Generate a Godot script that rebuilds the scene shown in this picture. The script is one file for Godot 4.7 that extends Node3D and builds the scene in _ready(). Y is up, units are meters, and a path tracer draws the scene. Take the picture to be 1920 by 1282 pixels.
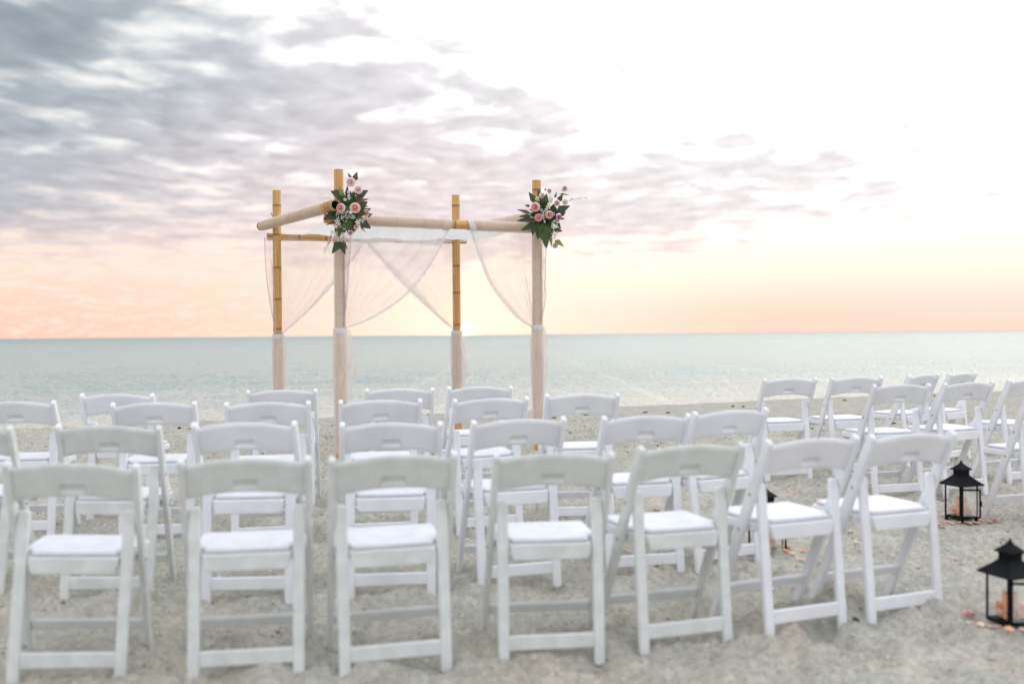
extends Node3D

# ---------------------------------------------------------------- mesh accumulator
class Acc:
	var v := PackedVector3Array()
	var n := PackedVector3Array()
	var uv := PackedVector2Array()
	var c := PackedColorArray()
	var idx := PackedInt32Array()
	var tint := Color(1, 1, 1)

	func tri(a: Vector3, b: Vector3, d: Vector3, na: Vector3, nb: Vector3, nd: Vector3, ua := Vector2.ZERO, ub := Vector2.ZERO, ud := Vector2.ZERO) -> void:
		var k := v.size()
		if (d - a).cross(b - a).dot(na + nb + nd) < 0.0:
			v.append_array([a, d, b]); n.append_array([na, nd, nb]); uv.append_array([ua, ud, ub])
		else:
			v.append_array([a, b, d]); n.append_array([na, nb, nd]); uv.append_array([ua, ub, ud])
		c.append_array([tint, tint, tint])
		idx.append_array([k, k + 1, k + 2])

	func quad(a: Vector3, b: Vector3, d: Vector3, e: Vector3, outward: Vector3) -> void:
		var m := (b - a).cross(e - a)
		if m.length() < 1e-12:
			m = (d - b).cross(e - b)
		m = m.normalized()
		if m.dot(outward) < 0.0:
			m = -m
		tri(a, b, d, m, m, m)
		tri(a, d, e, m, m, m)

	# pts[j * (nu + 1) + i]; the normal is du x dv (or its opposite when flip is set)
	func grid(pts: PackedVector3Array, nu: int, nv: int, flip := false, closed := false, us := 1.0, vs := 1.0) -> void:
		var w := nu + 1
		var k := v.size()
		var nn := PackedVector3Array()
		nn.resize(pts.size())
		var uu := PackedVector2Array()
		uu.resize(pts.size())
		for j in nv + 1:
			var j0: int = maxi(j - 1, 0) * w
			var j1: int = mini(j + 1, nv) * w
			var jj := j * w
			for i in w:
				var i0: int = i - 1
				var i1: int = i + 1
				if closed:
					if i0 < 0: i0 = nu - 1
					if i1 > nu: i1 = 1
				else:
					i0 = maxi(i0, 0)
					i1 = mini(i1, nu)
				var m := (pts[jj + i1] - pts[jj + i0]).cross(pts[j1 + i] - pts[j0 + i]).normalized()
				nn[jj + i] = -m if flip else m
				uu[jj + i] = Vector2(us * i / nu, vs * j / nv)
		v.append_array(pts)
		n.append_array(nn)
		uv.append_array(uu)
		var cc := PackedColorArray()
		cc.resize(pts.size())
		cc.fill(tint)
		c.append_array(cc)
		var ii := PackedInt32Array()
		ii.resize(nu * nv * 6)
		var q := 0
		for j in nv:
			for i in nu:
				var a := k + j * w + i
				if flip:
					ii[q] = a; ii[q + 1] = a + 1; ii[q + 2] = a + w
					ii[q + 3] = a + 1; ii[q + 4] = a + w + 1; ii[q + 5] = a + w
				else:
					ii[q] = a; ii[q + 1] = a + w; ii[q + 2] = a + 1
					ii[q + 3] = a + 1; ii[q + 4] = a + w; ii[q + 5] = a + w + 1
				q += 6
		idx.append_array(ii)

	# a polygon (any winding) in x/y pushed along z from z0 to z1, with chamfered edges
	func prism(poly: PackedVector2Array, z0: float, z1: float, bevel: float, xf := Transform3D()) -> void:
		var p := poly
		if Geometry2D.is_polygon_clockwise(p):
			p = p.duplicate()
			p.reverse()
		var m := p.size()
		var en := []
		for i in m:
			var e := p[(i + 1) % m] - p[i]
			en.append(Vector2(e.y, -e.x).normalized())
		var ins := PackedVector2Array()
		for i in m:
			var a: Vector2 = en[(i + m - 1) % m]
			var b: Vector2 = en[i]
			var s := a + b
			ins.append(p[i] - s * (bevel / maxf(0.35, 1.0 + a.dot(b))))
		var rings := [[ins, z0], [p, z0 + bevel], [p, z1 - bevel], [ins, z1]]
		for r in 3:
			var lo: PackedVector2Array = rings[r][0]
			var hi: PackedVector2Array = rings[r + 1][0]
			var za: float = rings[r][1]
			var zb: float = rings[r + 1][1]
			for i in m:
				var j := (i + 1) % m
				var o: Vector2 = en[i]
				var oi := o
				var oj := o
				var pv: Vector2 = en[(i + m - 1) % m]
				var nx: Vector2 = en[j]
				if pv.dot(o) > 0.75: oi = (pv + o).normalized()
				if nx.dot(o) > 0.75: oj = (nx + o).normalized()
				var tz := -1.0 if r == 0 else (1.0 if r == 2 else 0.0)
				var ni := xf.basis * Vector3(oi.x, oi.y, tz).normalized()
				var nj := xf.basis * Vector3(oj.x, oj.y, tz).normalized()
				var a := xf * Vector3(lo[i].x, lo[i].y, za)
				var b := xf * Vector3(lo[j].x, lo[j].y, za)
				var d := xf * Vector3(hi[j].x, hi[j].y, zb)
				var e := xf * Vector3(hi[i].x, hi[i].y, zb)
				tri(a, b, d, ni, nj, nj)
				tri(a, d, e, ni, nj, ni)
		var t := Geometry2D.triangulate_polygon(ins)
		for k in range(0, t.size(), 3):
			for side in 2:
				var z: float = z0 if side == 0 else z1
				var o := xf.basis * Vector3(0, 0, -1.0 if side == 0 else 1.0)
				tri(xf * Vector3(ins[t[k]].x, ins[t[k]].y, z), xf * Vector3(ins[t[k + 1]].x, ins[t[k + 1]].y, z), xf * Vector3(ins[t[k + 2]].x, ins[t[k + 2]].y, z), o, o, o)

	func box(at: Vector3, size: Vector3, bevel := 0.002, basis := Basis()) -> void:
		var h := size / 2
		prism(PackedVector2Array([Vector2(-h.x, -h.y), Vector2(h.x, -h.y), Vector2(h.x, h.y), Vector2(-h.x, h.y)]), -h.z, h.z, bevel, Transform3D(basis, at))

	# a tube through points with a radius at each
	func tube(pts: PackedVector3Array, radii: PackedFloat32Array, sides := 12, caps := true, us := 1.0, vs := 1.0) -> void:
		var g := PackedVector3Array()
		var m := pts.size()
		var side := Vector3.ZERO
		for j in m:
			var t := (pts[mini(j + 1, m - 1)] - pts[maxi(j - 1, 0)]).normalized()
			if side == Vector3.ZERO:
				side = t.cross(Vector3.UP if absf(t.y) < 0.9 else Vector3.RIGHT).normalized()
			side = (side - t * side.dot(t)).normalized()
			var o := side.cross(t)
			for i in sides + 1:
				var a := TAU * i / sides
				g.append(pts[j] + (side * cos(a) + o * sin(a)) * radii[j])
		grid(g, sides, m - 1, true, true, us, vs)
		if caps:
			for e in 2:
				var j := 0 if e == 0 else m - 1
				var t := (pts[0] - pts[1] if e == 0 else pts[m - 1] - pts[m - 2]).normalized()
				for i in sides:
					tri(pts[j], g[j * (sides + 1) + i], g[j * (sides + 1) + i + 1], t, t, t)

	func ball(at: Vector3, r: Vector3, nu := 10, nv := 6) -> void:
		var g := PackedVector3Array()
		for j in nv + 1:
			var b := PI * j / nv
			for i in nu + 1:
				var a := TAU * i / nu
				g.append(at + Vector3(cos(a) * sin(b), cos(b), sin(a) * sin(b)) * r)
		var k := n.size()
		grid(g, nu, nv, false, true)
		for j in g.size():
			n[k + j] = ((g[j] - at) / r).normalized()

	func mesh() -> ArrayMesh:
		var a := []
		a.resize(Mesh.ARRAY_MAX)
		a[Mesh.ARRAY_VERTEX] = v
		a[Mesh.ARRAY_NORMAL] = n
		a[Mesh.ARRAY_TEX_UV] = uv
		a[Mesh.ARRAY_COLOR] = c
		a[Mesh.ARRAY_INDEX] = idx
		var m := ArrayMesh.new()
		m.add_surface_from_arrays(Mesh.PRIMITIVE_TRIANGLES, a)
		return m

# ---------------------------------------------------------------- naming helpers
var taken := {}
var M := {}
var rng := RandomNumberGenerator.new()

func numbered(called: String) -> String:
	var k: int = taken.get(called, 0)
	taken[called] = k + 1
	return called if k == 0 else "%s_%03d" % [called, k]

func thing(called: String, label: String, category: String, at := Vector3.ZERO, group := "") -> Node3D:
	var o := Node3D.new()
	o.name = numbered(called)
	add_child(o)
	o.position = at
	tag(o, label, category, group)
	return o

func tag(o: Node, label: String, category: String, group := "") -> void:
	o.set_meta("label", label)
	o.set_meta("category", category)
	if group != "":
		o.set_meta("group", group)

func put(called: String, a: Acc, m: Material, parent: Node = null, kind := "") -> MeshInstance3D:
	return put_mesh(called, a.mesh(), m, parent, kind)

func put_mesh(called: String, mesh: Mesh, m: Material, parent: Node = null, kind := "") -> MeshInstance3D:
	var o := MeshInstance3D.new()
	o.mesh = mesh
	o.material_override = m
	o.name = called if parent else numbered(called)
	if parent:
		parent.add_child(o, true)
	else:
		add_child(o)
	if kind != "":
		o.set_meta("kind", kind)
	return o

func mat(name_: String, lin: Color, rough := 0.6, spec := 0.5) -> StandardMaterial3D:
	var m := StandardMaterial3D.new()
	m.resource_name = name_
	var s := lin.linear_to_srgb()
	s.a = lin.a
	m.albedo_color = s
	m.roughness = rough
	m.metallic_specular = spec
	if lin.a < 1.0:
		m.transparency = BaseMaterial3D.TRANSPARENCY_ALPHA
		m.cull_mode = BaseMaterial3D.CULL_DISABLED
	M[name_] = m
	return m

func fnl(seed_: int, freq: float, oct := 4, type := FastNoiseLite.TYPE_SIMPLEX_SMOOTH) -> FastNoiseLite:
	var f := FastNoiseLite.new()
	f.seed = seed_
	f.noise_type = type
	f.frequency = freq
	f.fractal_type = FastNoiseLite.FRACTAL_FBM if oct > 1 else FastNoiseLite.FRACTAL_NONE
	f.fractal_octaves = oct
	return f

func tex(f: FastNoiseLite, size: int, lo: Color, hi: Color, gain := 1.0, sx := 1, sy := 1) -> ImageTexture:
	# a seamless noise between two linear colours
	var im := f.get_seamless_image(size, size)
	im.convert(Image.FORMAT_L8)
	if sx != 1 or sy != 1:
		im.resize(size / sx, size / sy)
	var d := im.get_data()
	var ramp := []
	for k in 256:
		ramp.append(lo.lerp(hi, clampf((k / 255.0 - 0.5) * gain + 0.5, 0, 1)).linear_to_srgb())
	var out := PackedByteArray()
	out.resize(d.size() * 3)
	for k in d.size():
		var q: Color = ramp[d[k]]
		out[k * 3] = int(q.r * 255)
		out[k * 3 + 1] = int(q.g * 255)
		out[k * 3 + 2] = int(q.b * 255)
	return ImageTexture.create_from_image(Image.create_from_data(im.get_width(), im.get_height(), false, Image.FORMAT_RGB8, out))

func grey(f: FastNoiseLite, size: int) -> ImageTexture:
	return ImageTexture.create_from_image(f.get_seamless_image(size, size))

func sm(a: float, b: float, x: float) -> float:
	return smoothstep(a, b, x)

# ---------------------------------------------------------------- the place: x right, d metres ahead (z = -d)
const SEA_Y := -0.30
const SHORE := Vector2(0.923, 0.385)   # along the water's edge
const SEAWARD := Vector2(-0.385, 0.923)

func seaward(x: float, d: float) -> float:
	return SEAWARD.x * x + SEAWARD.y * d

func ground(x: float, d: float) -> float:
	var q := seaward(x, d)
	var along := SHORE.x * x + SHORE.y * d
	var h := -0.03 + 0.025 * sm(2.6, 3.8, q) + 0.035 * sm(3.6, 4.8, q) + 0.035 * sm(4.6, 6.0, q) + 0.007 * sm(6.0, 9.0, q)
	var crest := 14.0 + 0.10 * sin(along * 0.55 + 0.6) + 0.05 * sin(along * 1.9)
	var over := q - crest
	if over > -0.5:
		var t := clampf((over + 0.5) / 0.6, 0, 1)
		h -= 0.5 * t * t * 0.6 * 0.15
		if over > 0.1:
			h -= 0.15 * (over - 0.1)
	return maxf(h, -2.5)

var sand_pts := PackedVector3Array()
var sand_nu := 0
var sand_ratio := 1.0

func spot(x: float, d: float) -> Vector3:
	# the point of the finished sand below x, d
	var j := clampi(int(log(d / 1.9) / log(sand_ratio)), 0, sand_pts.size() / (sand_nu + 1) - 2)
	var i := clampi(int((x / (d * 0.98) + 1.0) / 2.0 * sand_nu), 0, sand_nu - 1)
	var k := j * (sand_nu + 1) + i
	var y := (sand_pts[k].y + sand_pts[k + 1].y + sand_pts[k + sand_nu + 1].y + sand_pts[k + sand_nu + 2].y) / 4.0
	return Vector3(x, y, -d)

# ---------------------------------------------------------------- sky
func sky_texture() -> ImageTexture:
	var w := 4096
	var h := 2048
	var im := Image.create(w, h, false, Image.FORMAT_RGBF)
	var n1 := fnl(11, 1.0, 5)
	var n2 := fnl(23, 1.0, 4)
	var n3 := fnl(37, 1.0, 3)
	var n4 := fnl(51, 1.0, 4)
	# sea-coloured lower half
	im.fill_rect(Rect2i(0, h / 2, w, h / 2), Color(0.55, 0.55, 0.52))
	var fine_cols := int(w * 34.0 / 360.0)
	var fine_row := int(h * (90.0 - 24.0) / 180.0)
	for j in range(0, h / 2, 4):
		for i in range(0, w, 4):
			var fine := (i < fine_cols or i >= w - fine_cols) and j >= fine_row
			if not fine:
				im.fill_rect(Rect2i(i, j, 4, 4), sky_color((i + 2.0) / w, (j + 2.0) / h, n1, n2, n3, n4))
			else:
				for jj in range(j, j + 4):
					for ii in range(i, i + 4):
						im.set_pixel(ii, jj, sky_color((ii + 0.5) / w, (jj + 0.5) / h, n1, n2, n3, n4))
	return ImageTexture.create_from_image(im)

func mix3(a: Color, b: Color, t: float) -> Color:
	return a.lerp(b, clampf(t, 0, 1))

func sky_color(u: float, vv: float, n1: FastNoiseLite, n2: FastNoiseLite, n3: FastNoiseLite, n4: FastNoiseLite) -> Color:
	var az := u * 360.0
	if az > 180.0:
		az -= 360.0
	var el := 90.0 - vv * 180.0
	var y := sin(deg_to_rad(el))
	var ca := cos(deg_to_rad(el))
	var dir := Vector3(sin(deg_to_rad(az)) * ca, y, cos(deg_to_rad(az)) * ca)   # z ahead
	# the open sky behind the clouds
	var west := 0.5 + 0.5 * cos(deg_to_rad(az + 2.8))             # 1 towards the sun
	var rightish := sm(-26.0, 14.0, az) * sm(150.0, 60.0, az)
	var near_sun := exp(-pow((az + 1.0) / 15.0, 2.0))
	var low := Color(0.93, 0.60, 0.475).lerp(Color(1.0, 0.815, 0.665), near_sun)
	low = low.lerp(Color(0.93, 0.70, 0.59), sm(8, 26, az) * sm(60, 34, az))
	var mid := Color(0.96, 0.78, 0.65).lerp(Color(1.18, 1.05, 0.88), sm(-24, 10, az) * sm(80, 34, az))
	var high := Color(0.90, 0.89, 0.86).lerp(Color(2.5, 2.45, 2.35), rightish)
	var c := mix3(low, mid, sm(0.2, 5.6, el))
	c = mix3(c, high, sm(4.5, 11.5, el))
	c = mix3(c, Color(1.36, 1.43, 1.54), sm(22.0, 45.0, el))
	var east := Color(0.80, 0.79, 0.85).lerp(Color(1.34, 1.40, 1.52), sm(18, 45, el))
	c = mix3(east, c, sm(0.10, 0.72, maxf(west, sm(45.0, 90.0, el))))
	# the sun is down on the horizon, lost in its own glare
	var ds := Vector2((az + 2.9) * ca, (el - 0.2) * 1.15).length()
	c += Color(0.46, 0.22, 0.08) * exp(-pow(ds / 2.4, 2.0))
	c += Color(2.4, 1.7, 0.8) * exp(-pow(ds / 0.50, 2.0))
	c += Color(0.16, 0.10, 0.04) * exp(-ds / 5.0)
	# a deck of broken cloud, seen in perspective
	var t := 1.0 / (maxf(y, 0.0) + 0.052)
	var px := dir.x * t
	var pz := dir.z * t
	var wx := n4.get_noise_2d(px * 0.8, pz * 0.8) * 0.12
	var wz := n4.get_noise_2d(px * 0.8 + 40.0, pz * 0.8) * 0.12
	var big := n2.get_noise_2d(px * 0.5 + 13.0, pz * 0.5 + 2.0)
	var cell := n1.get_noise_2d((px + wx) * 2.3 + 9.0, (pz + wz) * 2.1 + 1.0)
	var wisp := n3.get_noise_2d((px + wx) * 5.0, (pz + wz) * 4.2)
	var dens := 0.60 * big + 1.05 * cell + 0.38 * wisp
	var left := sm(34.0, -22.0, az - 0.35 * (16.0 - el))
	if az < -90.0 or az > 90.0:
		left = 0.6
	var cover := lerpf(-0.72, 0.66, left)
	cover += 0.98 * exp(-pow((el - 7.4 - 1.6 * sm(0.0, 20.0, az)) / 3.2, 2.0)) * sm(50.0, 24.0, az) * sm(-16.0, 2.0, az)
	cover += 0.36 * exp(-pow((el - 13.0) / 3.4, 2.0)) * sm(14.0, 0.0, az) * sm(-20.0, -8.0, az)
	cover -= 0.95 * sm(6.0, 2.6, el)
	cover = lerpf(cover, 0.10, sm(24.0, 40.0, el))
	var k := sm(lerpf(-0.30, -0.42, left), lerpf(0.95, 0.66, left), dens + cover)
	# cloud tone: slate to the upper left, lavender, then rose towards the horizon and the sun
	var dark := Color(0.30, 0.37, 0.415)
	var lav := Color(0.50, 0.52, 0.575)
	var rose := Color(0.85, 0.715, 0.715)
	var pale := Color(0.90, 0.87, 0.885)
	var deep := sm(-4.0, -30.0, az) * sm(4.0, 19.0, el)
	var tone := lav.lerp(Color(0.755, 0.735, 0.775), sm(-30.0, -8.0, az))
	tone = tone.lerp(rose, sm(14.0, 7.0, el) * sm(-32.0, -4.0, az) * 0.9)
	tone = tone.lerp(pale, sm(-10.0, 12.0, az) * 0.8)
	tone = tone.lerp(Color(0.98, 0.76, 0.68), sm(7.5, 3.0, el))
	tone = tone.lerp(dark, deep)
	if absf(az) > 60.0:
		tone = tone.lerp(Color(0.74, 0.75, 0.82), sm(50.0, 100.0, absf(az)))
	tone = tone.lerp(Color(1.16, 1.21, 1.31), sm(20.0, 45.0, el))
	tone *= 1.06 - 0.17 * sm(0.05, 1.05, dens + cover)
	tone *= 1.0 - 0.22 * n1.get_noise_2d((px + wx) * 5.0 + 70.0, (pz + wz) * 4.2) * sm(3.0, 8.0, el)
	tone += Color(0.10, 0.09, 0.08) * wisp * (1.0 - 0.5 * deep)
	c = mix3(c, tone, k * lerpf(0.95, 0.98, left))
	c.a = 1.0
	return c

# ---------------------------------------------------------------- materials
func make_materials() -> void:
	var f := fnl(5, 0.012, 4)
	var smear := tex(f, 256, Color(0.90, 0.90, 0.90), Color(1, 1, 1), 1.6)
	var m := mat("white_resin", Color(0.85, 0.862, 0.892), 0.42)
	m.albedo_texture = smear
	m.uv1_triplanar = true
	m.uv1_world_triplanar = true
	m.uv1_scale = Vector3(1.3, 1.3, 1.3)
	var dirty := tex(fnl(8, 0.02, 5), 256, Color(0.86, 0.86, 0.84), Color(1, 1, 1), 1.8)
	m = mat("aged_resin", Color(0.75, 0.775, 0.76), 0.5)
	m.albedo_texture = dirty
	m.uv1_triplanar = true
	m.uv1_world_triplanar = true
	m.uv1_scale = Vector3(1.7, 1.7, 1.7)
	m = mat("white_pad", Color(0.72, 0.73, 0.76), 0.5)
	m.albedo_texture = smear
	m.uv1_triplanar = true
	m.uv1_scale = Vector3(3, 3, 3)
	mat("dark_bolt", Color(0.06, 0.06, 0.07), 0.4)
	# bamboo: long streaks along the cane
	m = mat("bamboo", Color(1, 1, 1), 0.42)
	m.vertex_color_use_as_albedo = true
	var fb := fnl(17, 0.02, 5)
	m.albedo_texture = tex(fb, 512, Color(0.47, 0.245, 0.070), Color(0.74, 0.435, 0.165), 1.9)
	m.uv1_scale = Vector3(1.0, 0.25, 1)
	m = mat("bamboo_end", Color(0.42, 0.29, 0.13), 0.7)
	mat("bamboo_hollow", Color(0.05, 0.03, 0.018), 0.9)
	m = mat("wrap", Color(0.85, 0.77, 0.68, 0.52), 0.85)
	m.backlight_enabled = true
	m.backlight = Color(0.35, 0.35, 0.35)
	m = mat("wrap_thin", Color(0.84, 0.74, 0.64, 0.46), 0.85)
	m.backlight_enabled = true
	m.backlight = Color(0.35, 0.35, 0.35)
	m = mat("sheer", Color(0.90, 0.82, 0.785, 0.34), 0.9)
	m.backlight_enabled = true
	m.backlight = Color(0.4, 0.4, 0.4)
	m = mat("sheer_fold", Color(0.90, 0.84, 0.83, 0.27), 0.9)
	m.backlight_enabled = true
	m.backlight = Color(0.5, 0.5, 0.5)
	m = mat("canopy_cloth", Color(0.84, 0.85, 0.88, 0.88), 0.9)
	m.backlight_enabled = true
	m.backlight = Color(0.9, 0.9, 0.9)
	mat("ribbon", Color(0.66, 0.655, 0.65), 0.5)
	mat("tie_wire", Color(0.10, 0.07, 0.06), 0.6)
	# flowers
	for g in [["leaf_dark", Color(0.030, 0.052, 0.014)], ["leaf_mid", Color(0.048, 0.085, 0.018)], ["leaf_grey", Color(0.085, 0.125, 0.085)], ["leaf_lime", Color(0.20, 0.27, 0.05)], ["leaf_brown", Color(0.11, 0.075, 0.04)]]:
		m = mat(g[0], g[1], 0.5, 0.33)
		m.cull_mode = BaseMaterial3D.CULL_DISABLED
		m.backlight_enabled = true
		m.backlight = Color(0.3, 0.3, 0.3)
	for g in ["petal_tint"]:
		m = mat(g, Color(1, 1, 1), 0.7)
		m.vertex_color_use_as_albedo = true
		m.cull_mode = BaseMaterial3D.CULL_DISABLED
		m.backlight_enabled = true
		m.backlight = Color(0.5, 0.5, 0.5)
	# lantern
	mat("black_metal", Color(0.005, 0.006, 0.008), 0.6, 0.22)
	m = mat("lantern_glass", Color(0.9, 0.92, 0.92, 0.06), 0.03)
	m = mat("peach_wax", Color(0.90, 0.50, 0.30), 0.5)
	m.subsurf_scatter_enabled = true
	m.subsurf_scatter_strength = 0.3
	mat("seaweed", Color(0.02, 0.018, 0.014), 0.7)
	# sand
	var ns := fnl(61, 0.035, 5)
	var base := ns.get_seamless_image(1024, 1024)
	var fine := fnl(63, 0.22, 3).get_seamless_image(1024, 1024)
	base.convert(Image.FORMAT_L8)
	fine.convert(Image.FORMAT_L8)
	var bd := base.get_data()
	var fd := fine.get_data()
	var out := PackedByteArray()
	out.resize(1024 * 1024 * 3)
	var hb := PackedByteArray()
	hb.resize(1024 * 1024)
	for k in bd.size():
		var a := bd[k] / 255.0 - 0.5
		var b := fd[k] / 255.0 - 0.5
		var s := clampf(0.80 + a * 0.22 + b * 0.42, 0.15, 1.0)
		out[k * 3] = int(255 * s)
		out[k * 3 + 1] = int(252 * s)
		out[k * 3 + 2] = int(244 * s)
		hb[k] = int(clampf(0.5 + a * 0.5 + b * 0.6, 0, 1) * 255)
	rng.seed = 77
	for k in 5200:
		var x := rng.randi_range(1, 1020)
		var y := rng.randi_range(1, 1020)
		var dk := rng.randf() < 0.55
		var g := rng.randf_range(70, 130) if dk else rng.randf_range(235, 255)
		for yy in rng.randi_range(1, 3):
			for xx in rng.randi_range(1, 4):
				var q := (y + yy) * 1024 + x + xx
				out[q * 3] = int(g)
				out[q * 3 + 1] = int(g * 0.97)
				out[q * 3 + 2] = int(g * 0.90)
				hb[q] = 60 if dk else 230
	m = mat("sand", Color(1, 1, 1), 0.95, 0.25)
	m.vertex_color_use_as_albedo = true
	m.albedo_texture = ImageTexture.create_from_image(Image.create_from_data(1024, 1024, false, Image.FORMAT_RGB8, out))
	m.heightmap_enabled = true
	m.heightmap_texture = ImageTexture.create_from_image(Image.create_from_data(1024, 1024, false, Image.FORMAT_L8, hb))
	m.heightmap_scale = 1.5
	m.uv1_triplanar = true
	m.uv1_world_triplanar = true
	m.uv1_scale = Vector3(0.55, 0.55, 0.55)
	# sea
	m = mat("sea_water", Color(1, 1, 1), 0.16, 0.49)
	m.vertex_color_use_as_albedo = true
	var nw := fnl(71, 0.02, 5)
	var bump := nw.get_seamless_image(1024, 1024)
	bump.bump_map_to_normal_map(14.0)
	m.normal_enabled = true
	m.normal_scale = 2.3
	m.normal_texture = ImageTexture.create_from_image(bump)
	m.uv1_triplanar = true
	m.uv1_world_triplanar = true
	m.uv1_scale = Vector3(0.16, 0.16, 0.24)

# ---------------------------------------------------------------- chair
func rounded(pts: Array, r: float, seg := 4) -> PackedVector2Array:
	var out := PackedVector2Array()
	var m := pts.size()
	for i in m:
		var p: Vector2 = pts[i]
		var a: Vector2 = pts[(i + m - 1) % m]
		var b: Vector2 = pts[(i + 1) % m]
		var da := (a - p)
		var db := (b - p)
		var rr := minf(r, minf(da.length(), db.length()) * 0.45)
		var s := p + da.normalized() * rr
		var e := p + db.normalized() * rr
		for k in seg + 1:
			var t := float(k) / seg
			out.append(s * (1 - t) * (1 - t) + p * 2 * t * (1 - t) + e * t * t)
	return out

const FOOT_F := -0.163      # z of the front foot (forward is -z)
const TOP_B := 0.218        # z of the back's top
const CHAIR_H := 0.781

func frame_z(y: float) -> float:
	return lerpf(FOOT_F, TOP_B, y / CHAIR_H)

func make_chair(called: String, resin: Material) -> Node3D:
	var t := Node3D.new()
	t.name = called
	# long members: front foot to the top of the back
	var dirl := Vector2(TOP_B - FOOT_F, CHAIR_H).normalized()       # (z, y)
	var side := Vector2(dirl.y, -dirl.x)
	for s in [-1, 1]:
		var a := Acc.new()
		var foot := Vector2(FOOT_F, 0) - dirl * 0.035
		var top := Vector2(TOP_B, CHAIR_H) - dirl * 0.004
		var mid := Vector2(frame_z(0.45), 0.45)
		var poly := rounded([foot - side * 0.019, foot + side * 0.019, mid + side * 0.0265, top + side * 0.021, top - side * 0.021, mid - side * 0.0265], 0.017, 5)
		var p2 := PackedVector2Array()
		for q in poly:
			p2.append(Vector2(q.x, q.y))
		# prism axes: x -> chair z, y -> chair y, z -> chair x
		var xf := Transform3D(Basis(Vector3(0, 0, 1), Vector3(0, 1, 0), Vector3(1, 0, 0)), Vector3(s * 0.2185, 0, 0))
		a.prism(p2, -0.0115, 0.0115, 0.004, xf)
		var leg := put("front_leg", a, resin, t)
		for b in [0.549, 0.396]:
			var bo := Acc.new()
			var z := frame_z(b)
			bo.tube(PackedVector3Array([Vector3(s * 0.228, b, z), Vector3(s * 0.2325, b, z)]), PackedFloat32Array([0.0055, 0.0048]), 8)
			put("bolt", bo, M.dark_bolt, leg)
		# rear legs
		a = Acc.new()
		var zb := 0.173
		var zt := 0.112
		var up := Vector3(0, 0.59, zt - zb).normalized()
		var fw := Vector3(1, 0, 0).cross(up)
		var outl := rounded([Vector2(-0.0205, -0.035), Vector2(0.0205, -0.035), Vector2(0.0215, 0.595), Vector2(-0.0215, 0.595)], 0.018, 5)
		a.prism(outl, -0.011, 0.011, 0.0035, Transform3D(Basis(Vector3(1, 0, 0), up, fw), Vector3(s * 0.1835, 0, zb)))
		put("rear_leg", a, resin, t)
	# stretchers
	var st := Acc.new()
	st.box(Vector3(0, 0.060, 0.1665), Vector3(0.328, 0.056, 0.018), 0.004)
	put("stretcher", st, resin, t)
	st = Acc.new()
	st.box(Vector3(0, 0.118, frame_z(0.118)), Vector3(0.416, 0.046, 0.020), 0.004, Basis(Vector3(1, 0, 0), atan2(TOP_B - FOOT_F, CHAIR_H)))
	put("stretcher", st, resin, t)
	# backrest: bowed panel with an arched top and a moulded hand grip
	var nu := 64
	var nv := 26
	for pass_ in 1:
		var a := Acc.new()
		var tilt := Vector3(0, dirl.y, dirl.x)
		var back := Vector3(0, -dirl.x, dirl.y)
		var sheets := []
		for face in [1, -1]:
			var g := PackedVector3Array()
			for j in nv + 1:
				for i in nu + 1:
					var u := -1.0 + 2.0 * i / nu
					var vq := float(j) / nv
					var arch := 0.034 * (1.0 - u * u)
					var hi := 0.751 + arch
					var lo := 0.630 + arch * 0.95
					var yy := lerpf(lo, hi, vq)
					var edge := sm(0.0, 0.10, vq) * sm(1.0, 0.90, vq)
					var off: float = 0.0085 * (0.35 + 0.65 * edge) * face + 0.017 * (1.0 - u * u)
					if face == 1:
						var dx: float = absf(u * 0.208) - 0.040
						var dy: float = absf(yy - (lo + 0.031)) - 0.011
						off -= 0.0135 * (1.0 - sm(-0.003, 0.004, maxf(dx, dy)))
					g.append(Vector3(u * 0.208, 0, frame_z(0.0)) + tilt * (yy / dirl.y) + back * off)
			a.grid(g, nu, nv, face == -1)
			sheets.append(g)
		for vq in [0, nv]:
			for i in nu:
				var p: PackedVector3Array = sheets[0]
				var q: PackedVector3Array = sheets[1]
				var k: int = vq * (nu + 1) + i
				a.quad(p[k], p[k + 1], q[k + 1], q[k], tilt * (1.0 if vq == nv else -1.0))
		put("backrest", a, resin, t)
	# seat: moulded pan and padded top
	var outl2 := rounded([Vector2(-0.158, -0.150), Vector2(-0.158, -0.100), Vector2(-0.200, -0.085), Vector2(-0.203, 0.196), Vector2(0.203, 0.196), Vector2(0.200, -0.085), Vector2(0.158, -0.100), Vector2(0.158, -0.150)], 0.022, 4)
	var se := Acc.new()
	se.prism(outl2, 0.392, 0.428, 0.004, Transform3D(Basis(Vector3(1, 0, 0), Vector3(0, 0, -1), Vector3(0, 1, 0)), Vector3.ZERO))
	# deeper apron at the back
	var ap := rounded([Vector2(-0.157, 0.426), Vector2(-0.147, 0.366), Vector2(0.147, 0.366), Vector2(0.157, 0.426)], 0.016, 4)
	se.prism(ap, 0.136, 0.154, 0.003)
	var ap2 := rounded([Vector2(-0.20, 0.424), Vector2(-0.195, 0.372), Vector2(0.195, 0.372), Vector2(0.20, 0.424)], 0.016, 4)
	se.prism(ap2, -0.199, -0.184, 0.003)
	var seat := put("seat", se, resin, t)
	var outl3 := rounded([Vector2(-0.150, -0.144), Vector2(-0.152, -0.098), Vector2(-0.190, -0.080), Vector2(-0.194, 0.188), Vector2(0.194, 0.188), Vector2(0.190, -0.080), Vector2(0.152, -0.098), Vector2(0.150, -0.144)], 0.03, 5)
	var pad := Acc.new()
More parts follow.
